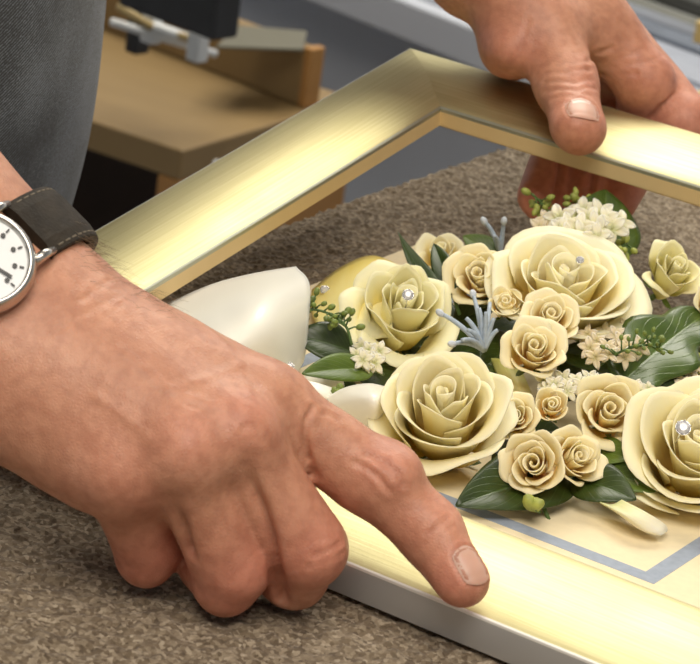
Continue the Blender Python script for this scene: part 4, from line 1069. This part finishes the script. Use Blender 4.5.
tag(bevel(pl.build('metal_plate', GREYPL, None, smooth=False), .001), 'grey metal angle plate lying on the raised wooden block', 'plate')

# machine head hanging over the cabinet
mc = empty('bench_machine', at(175, 20, -.18), 'black metal machine head with a slanted rail above the cabinet', 'machine')
def dpt(px, py, z): return at(px, py, z)
MO = at(212, 42, -.17)
md_ = MB(); md_.box((-.105, 0, 0), (0, .028, .24), QX, QY, NZ, MO); bevel(md_.build('head', MACH, mc, smooth=False), .003)
md_ = MB(); md_.box((-.55, .0, .16), (-.105, .028, .22), QX, QY, NZ, MO); bevel(md_.build('arm', MACH, mc, smooth=False), .003)
md_ = MB(); md_.box((-.42, .0, -.1295), (-.36, .055, .16), QX, QY, NZ, MO); bevel(md_.build('column', MACH, mc, smooth=False), .003)
md_ = MB(); md_.tube([at(112, 22, -.20), at(215, 54, -.235)], .0035, 10); md_.build('guide_rod', WHITEPL, mc)
md_ = MB(); md_.tube([at(118, 6, -.19), at(150, 26, -.205), at(205, 44, -.22)], .0035, 8); md_.build('yellow_edge', simple('yellowed_edge', (0.45, 0.33, 0.14), 0.5), mc)
for px, py in ((152, 26), (198, 44)):
    md_ = MB(); p = at(px, py, -.208); md_.box((-.007, -.006, -.014), (.007, .006, .010), QX, QY, NZ, p); bevel(md_.build('clamp', WHITEPL, mc, smooth=False), .0015)
md_ = MB(); p = at(153, 27, -.205); q = at(190, 40, -.218); md_.tube([p, q], .005, 8); md_.build('clear_strip', WHITEPL, mc)
md_ = MB(); p = at(138, 30, -.225); md_.box((-.008, -.006, -.020), (.006, .010, .06), QX, QY, NZ, p); bevel(md_.build('bracket', MACH, mc, smooth=False), .002)

# white bench along the back wall
bn = empty('white_bench', RO + Vector((0, .3, ZF)), 'white worktop bench along the back wall with grey front', 'bench')
bp0 = at(304, 0, -.30); 
BO = Vector((-.927, 1.577, 0))
def bbox(name, lo, hi, mat, bv=.003):
    mb = MB(); mb.box(lo, hi, BX, BY, NZ, BO); o = mb.build(name, mat, bn, smooth=False); bevel(o, bv); return o
bbox('worktop', (-.75, 0.0, -.300), (2.2, .62, -.262), BENCHW)
bbox('worktop_lip', (-.75, .02, -.262), (2.2, .035, -.256), BENCHW, .001)
bbox('front_panel', (-.40, .07, ZF + .08), (2.2, .62, -.300), BENCHG)
bbox('plinth', (-.40, .11, ZF), (2.2, .60, ZF + .08), BENCHG)

# picture moulding lengths lying on the bench
GM = 'moulding lengths on the bench'
for i, (y, z, w_, h_, c, lab) in enumerate([
    (.070, 0, .078, .009, (0.34, 0.36, 0.42), 'wide pale lilac grey moulding length lying nearest the front of the white bench'),
    (.150, 0, .036, .014, (0.13, 0.15, 0.19), 'slate grey moulding length lying second on the white bench'),
    (.188, 0, .012, .017, (0.38, 0.40, 0.45), 'thin light grey strip of moulding lying third on the white bench'),
    (.202, 0, .036, .018, (0.17, 0.17, 0.15), 'olive grey moulding length lying fourth on the white bench'),
    (.240, 0, .030, .022, (0.015, 0.015, 0.012), 'black moulding length lying fifth on the white bench'),
    (.272, 0, .012, .026, (0.20, 0.20, 0.19), 'narrow grey moulding length between the two black ones'),
    (.286, 0, .050, .028, (0.014, 0.014, 0.014), 'black moulding length lying furthest back on the white bench')]):
    mt = simple('moulding_finish', c, .45, noise=.1, nscale=20)
    mb = MB(); O = BO + NZ * (-.262 + .0001); pr = [(0, 0), (0, h_ * .6), (w_ * .2, h_), (w_ * .55, h_ * .9), (w_ * .8, h_ * .55), (w_, h_ * .5), (w_, 0)]
    x0, x1 = .01 + i * .004, 1.5; n = len(pr)
    V = [O + BX * x + BY * (y + a) + NZ * b for x in (x0, x1) for a, b in pr]
    F = [(k, (k + 1) % n, n + (k + 1) % n, n + k) for k in range(n)] + [tuple(range(n))[::-1], tuple(range(n, 2 * n))]
    mb.add(V, F); o = mb.build('moulding_length', mt, None, smooth=False); tag(o, lab, 'moulding', GM)
for px, py, lab in ((716, 34, 'short tan wooden offcut on the mouldings at the right edge, the upper one'), (716, 106, 'short tan wooden offcut at the right edge, the lower one beside the far rail')):
    p = at(px, py, -.20); mb = MB(); mb.box((-.010, -.02, -.008), (.07, .02, .012), QX, QY, NZ, p)
    o = mb.build('wood_offcut', simple('offcut_tan', (0.62, 0.45, 0.18), .5, noise=.1, nscale=40), None, smooth=False); bevel(o, .0015); tag(o, lab, 'wood offcut', 'tan wood offcuts')
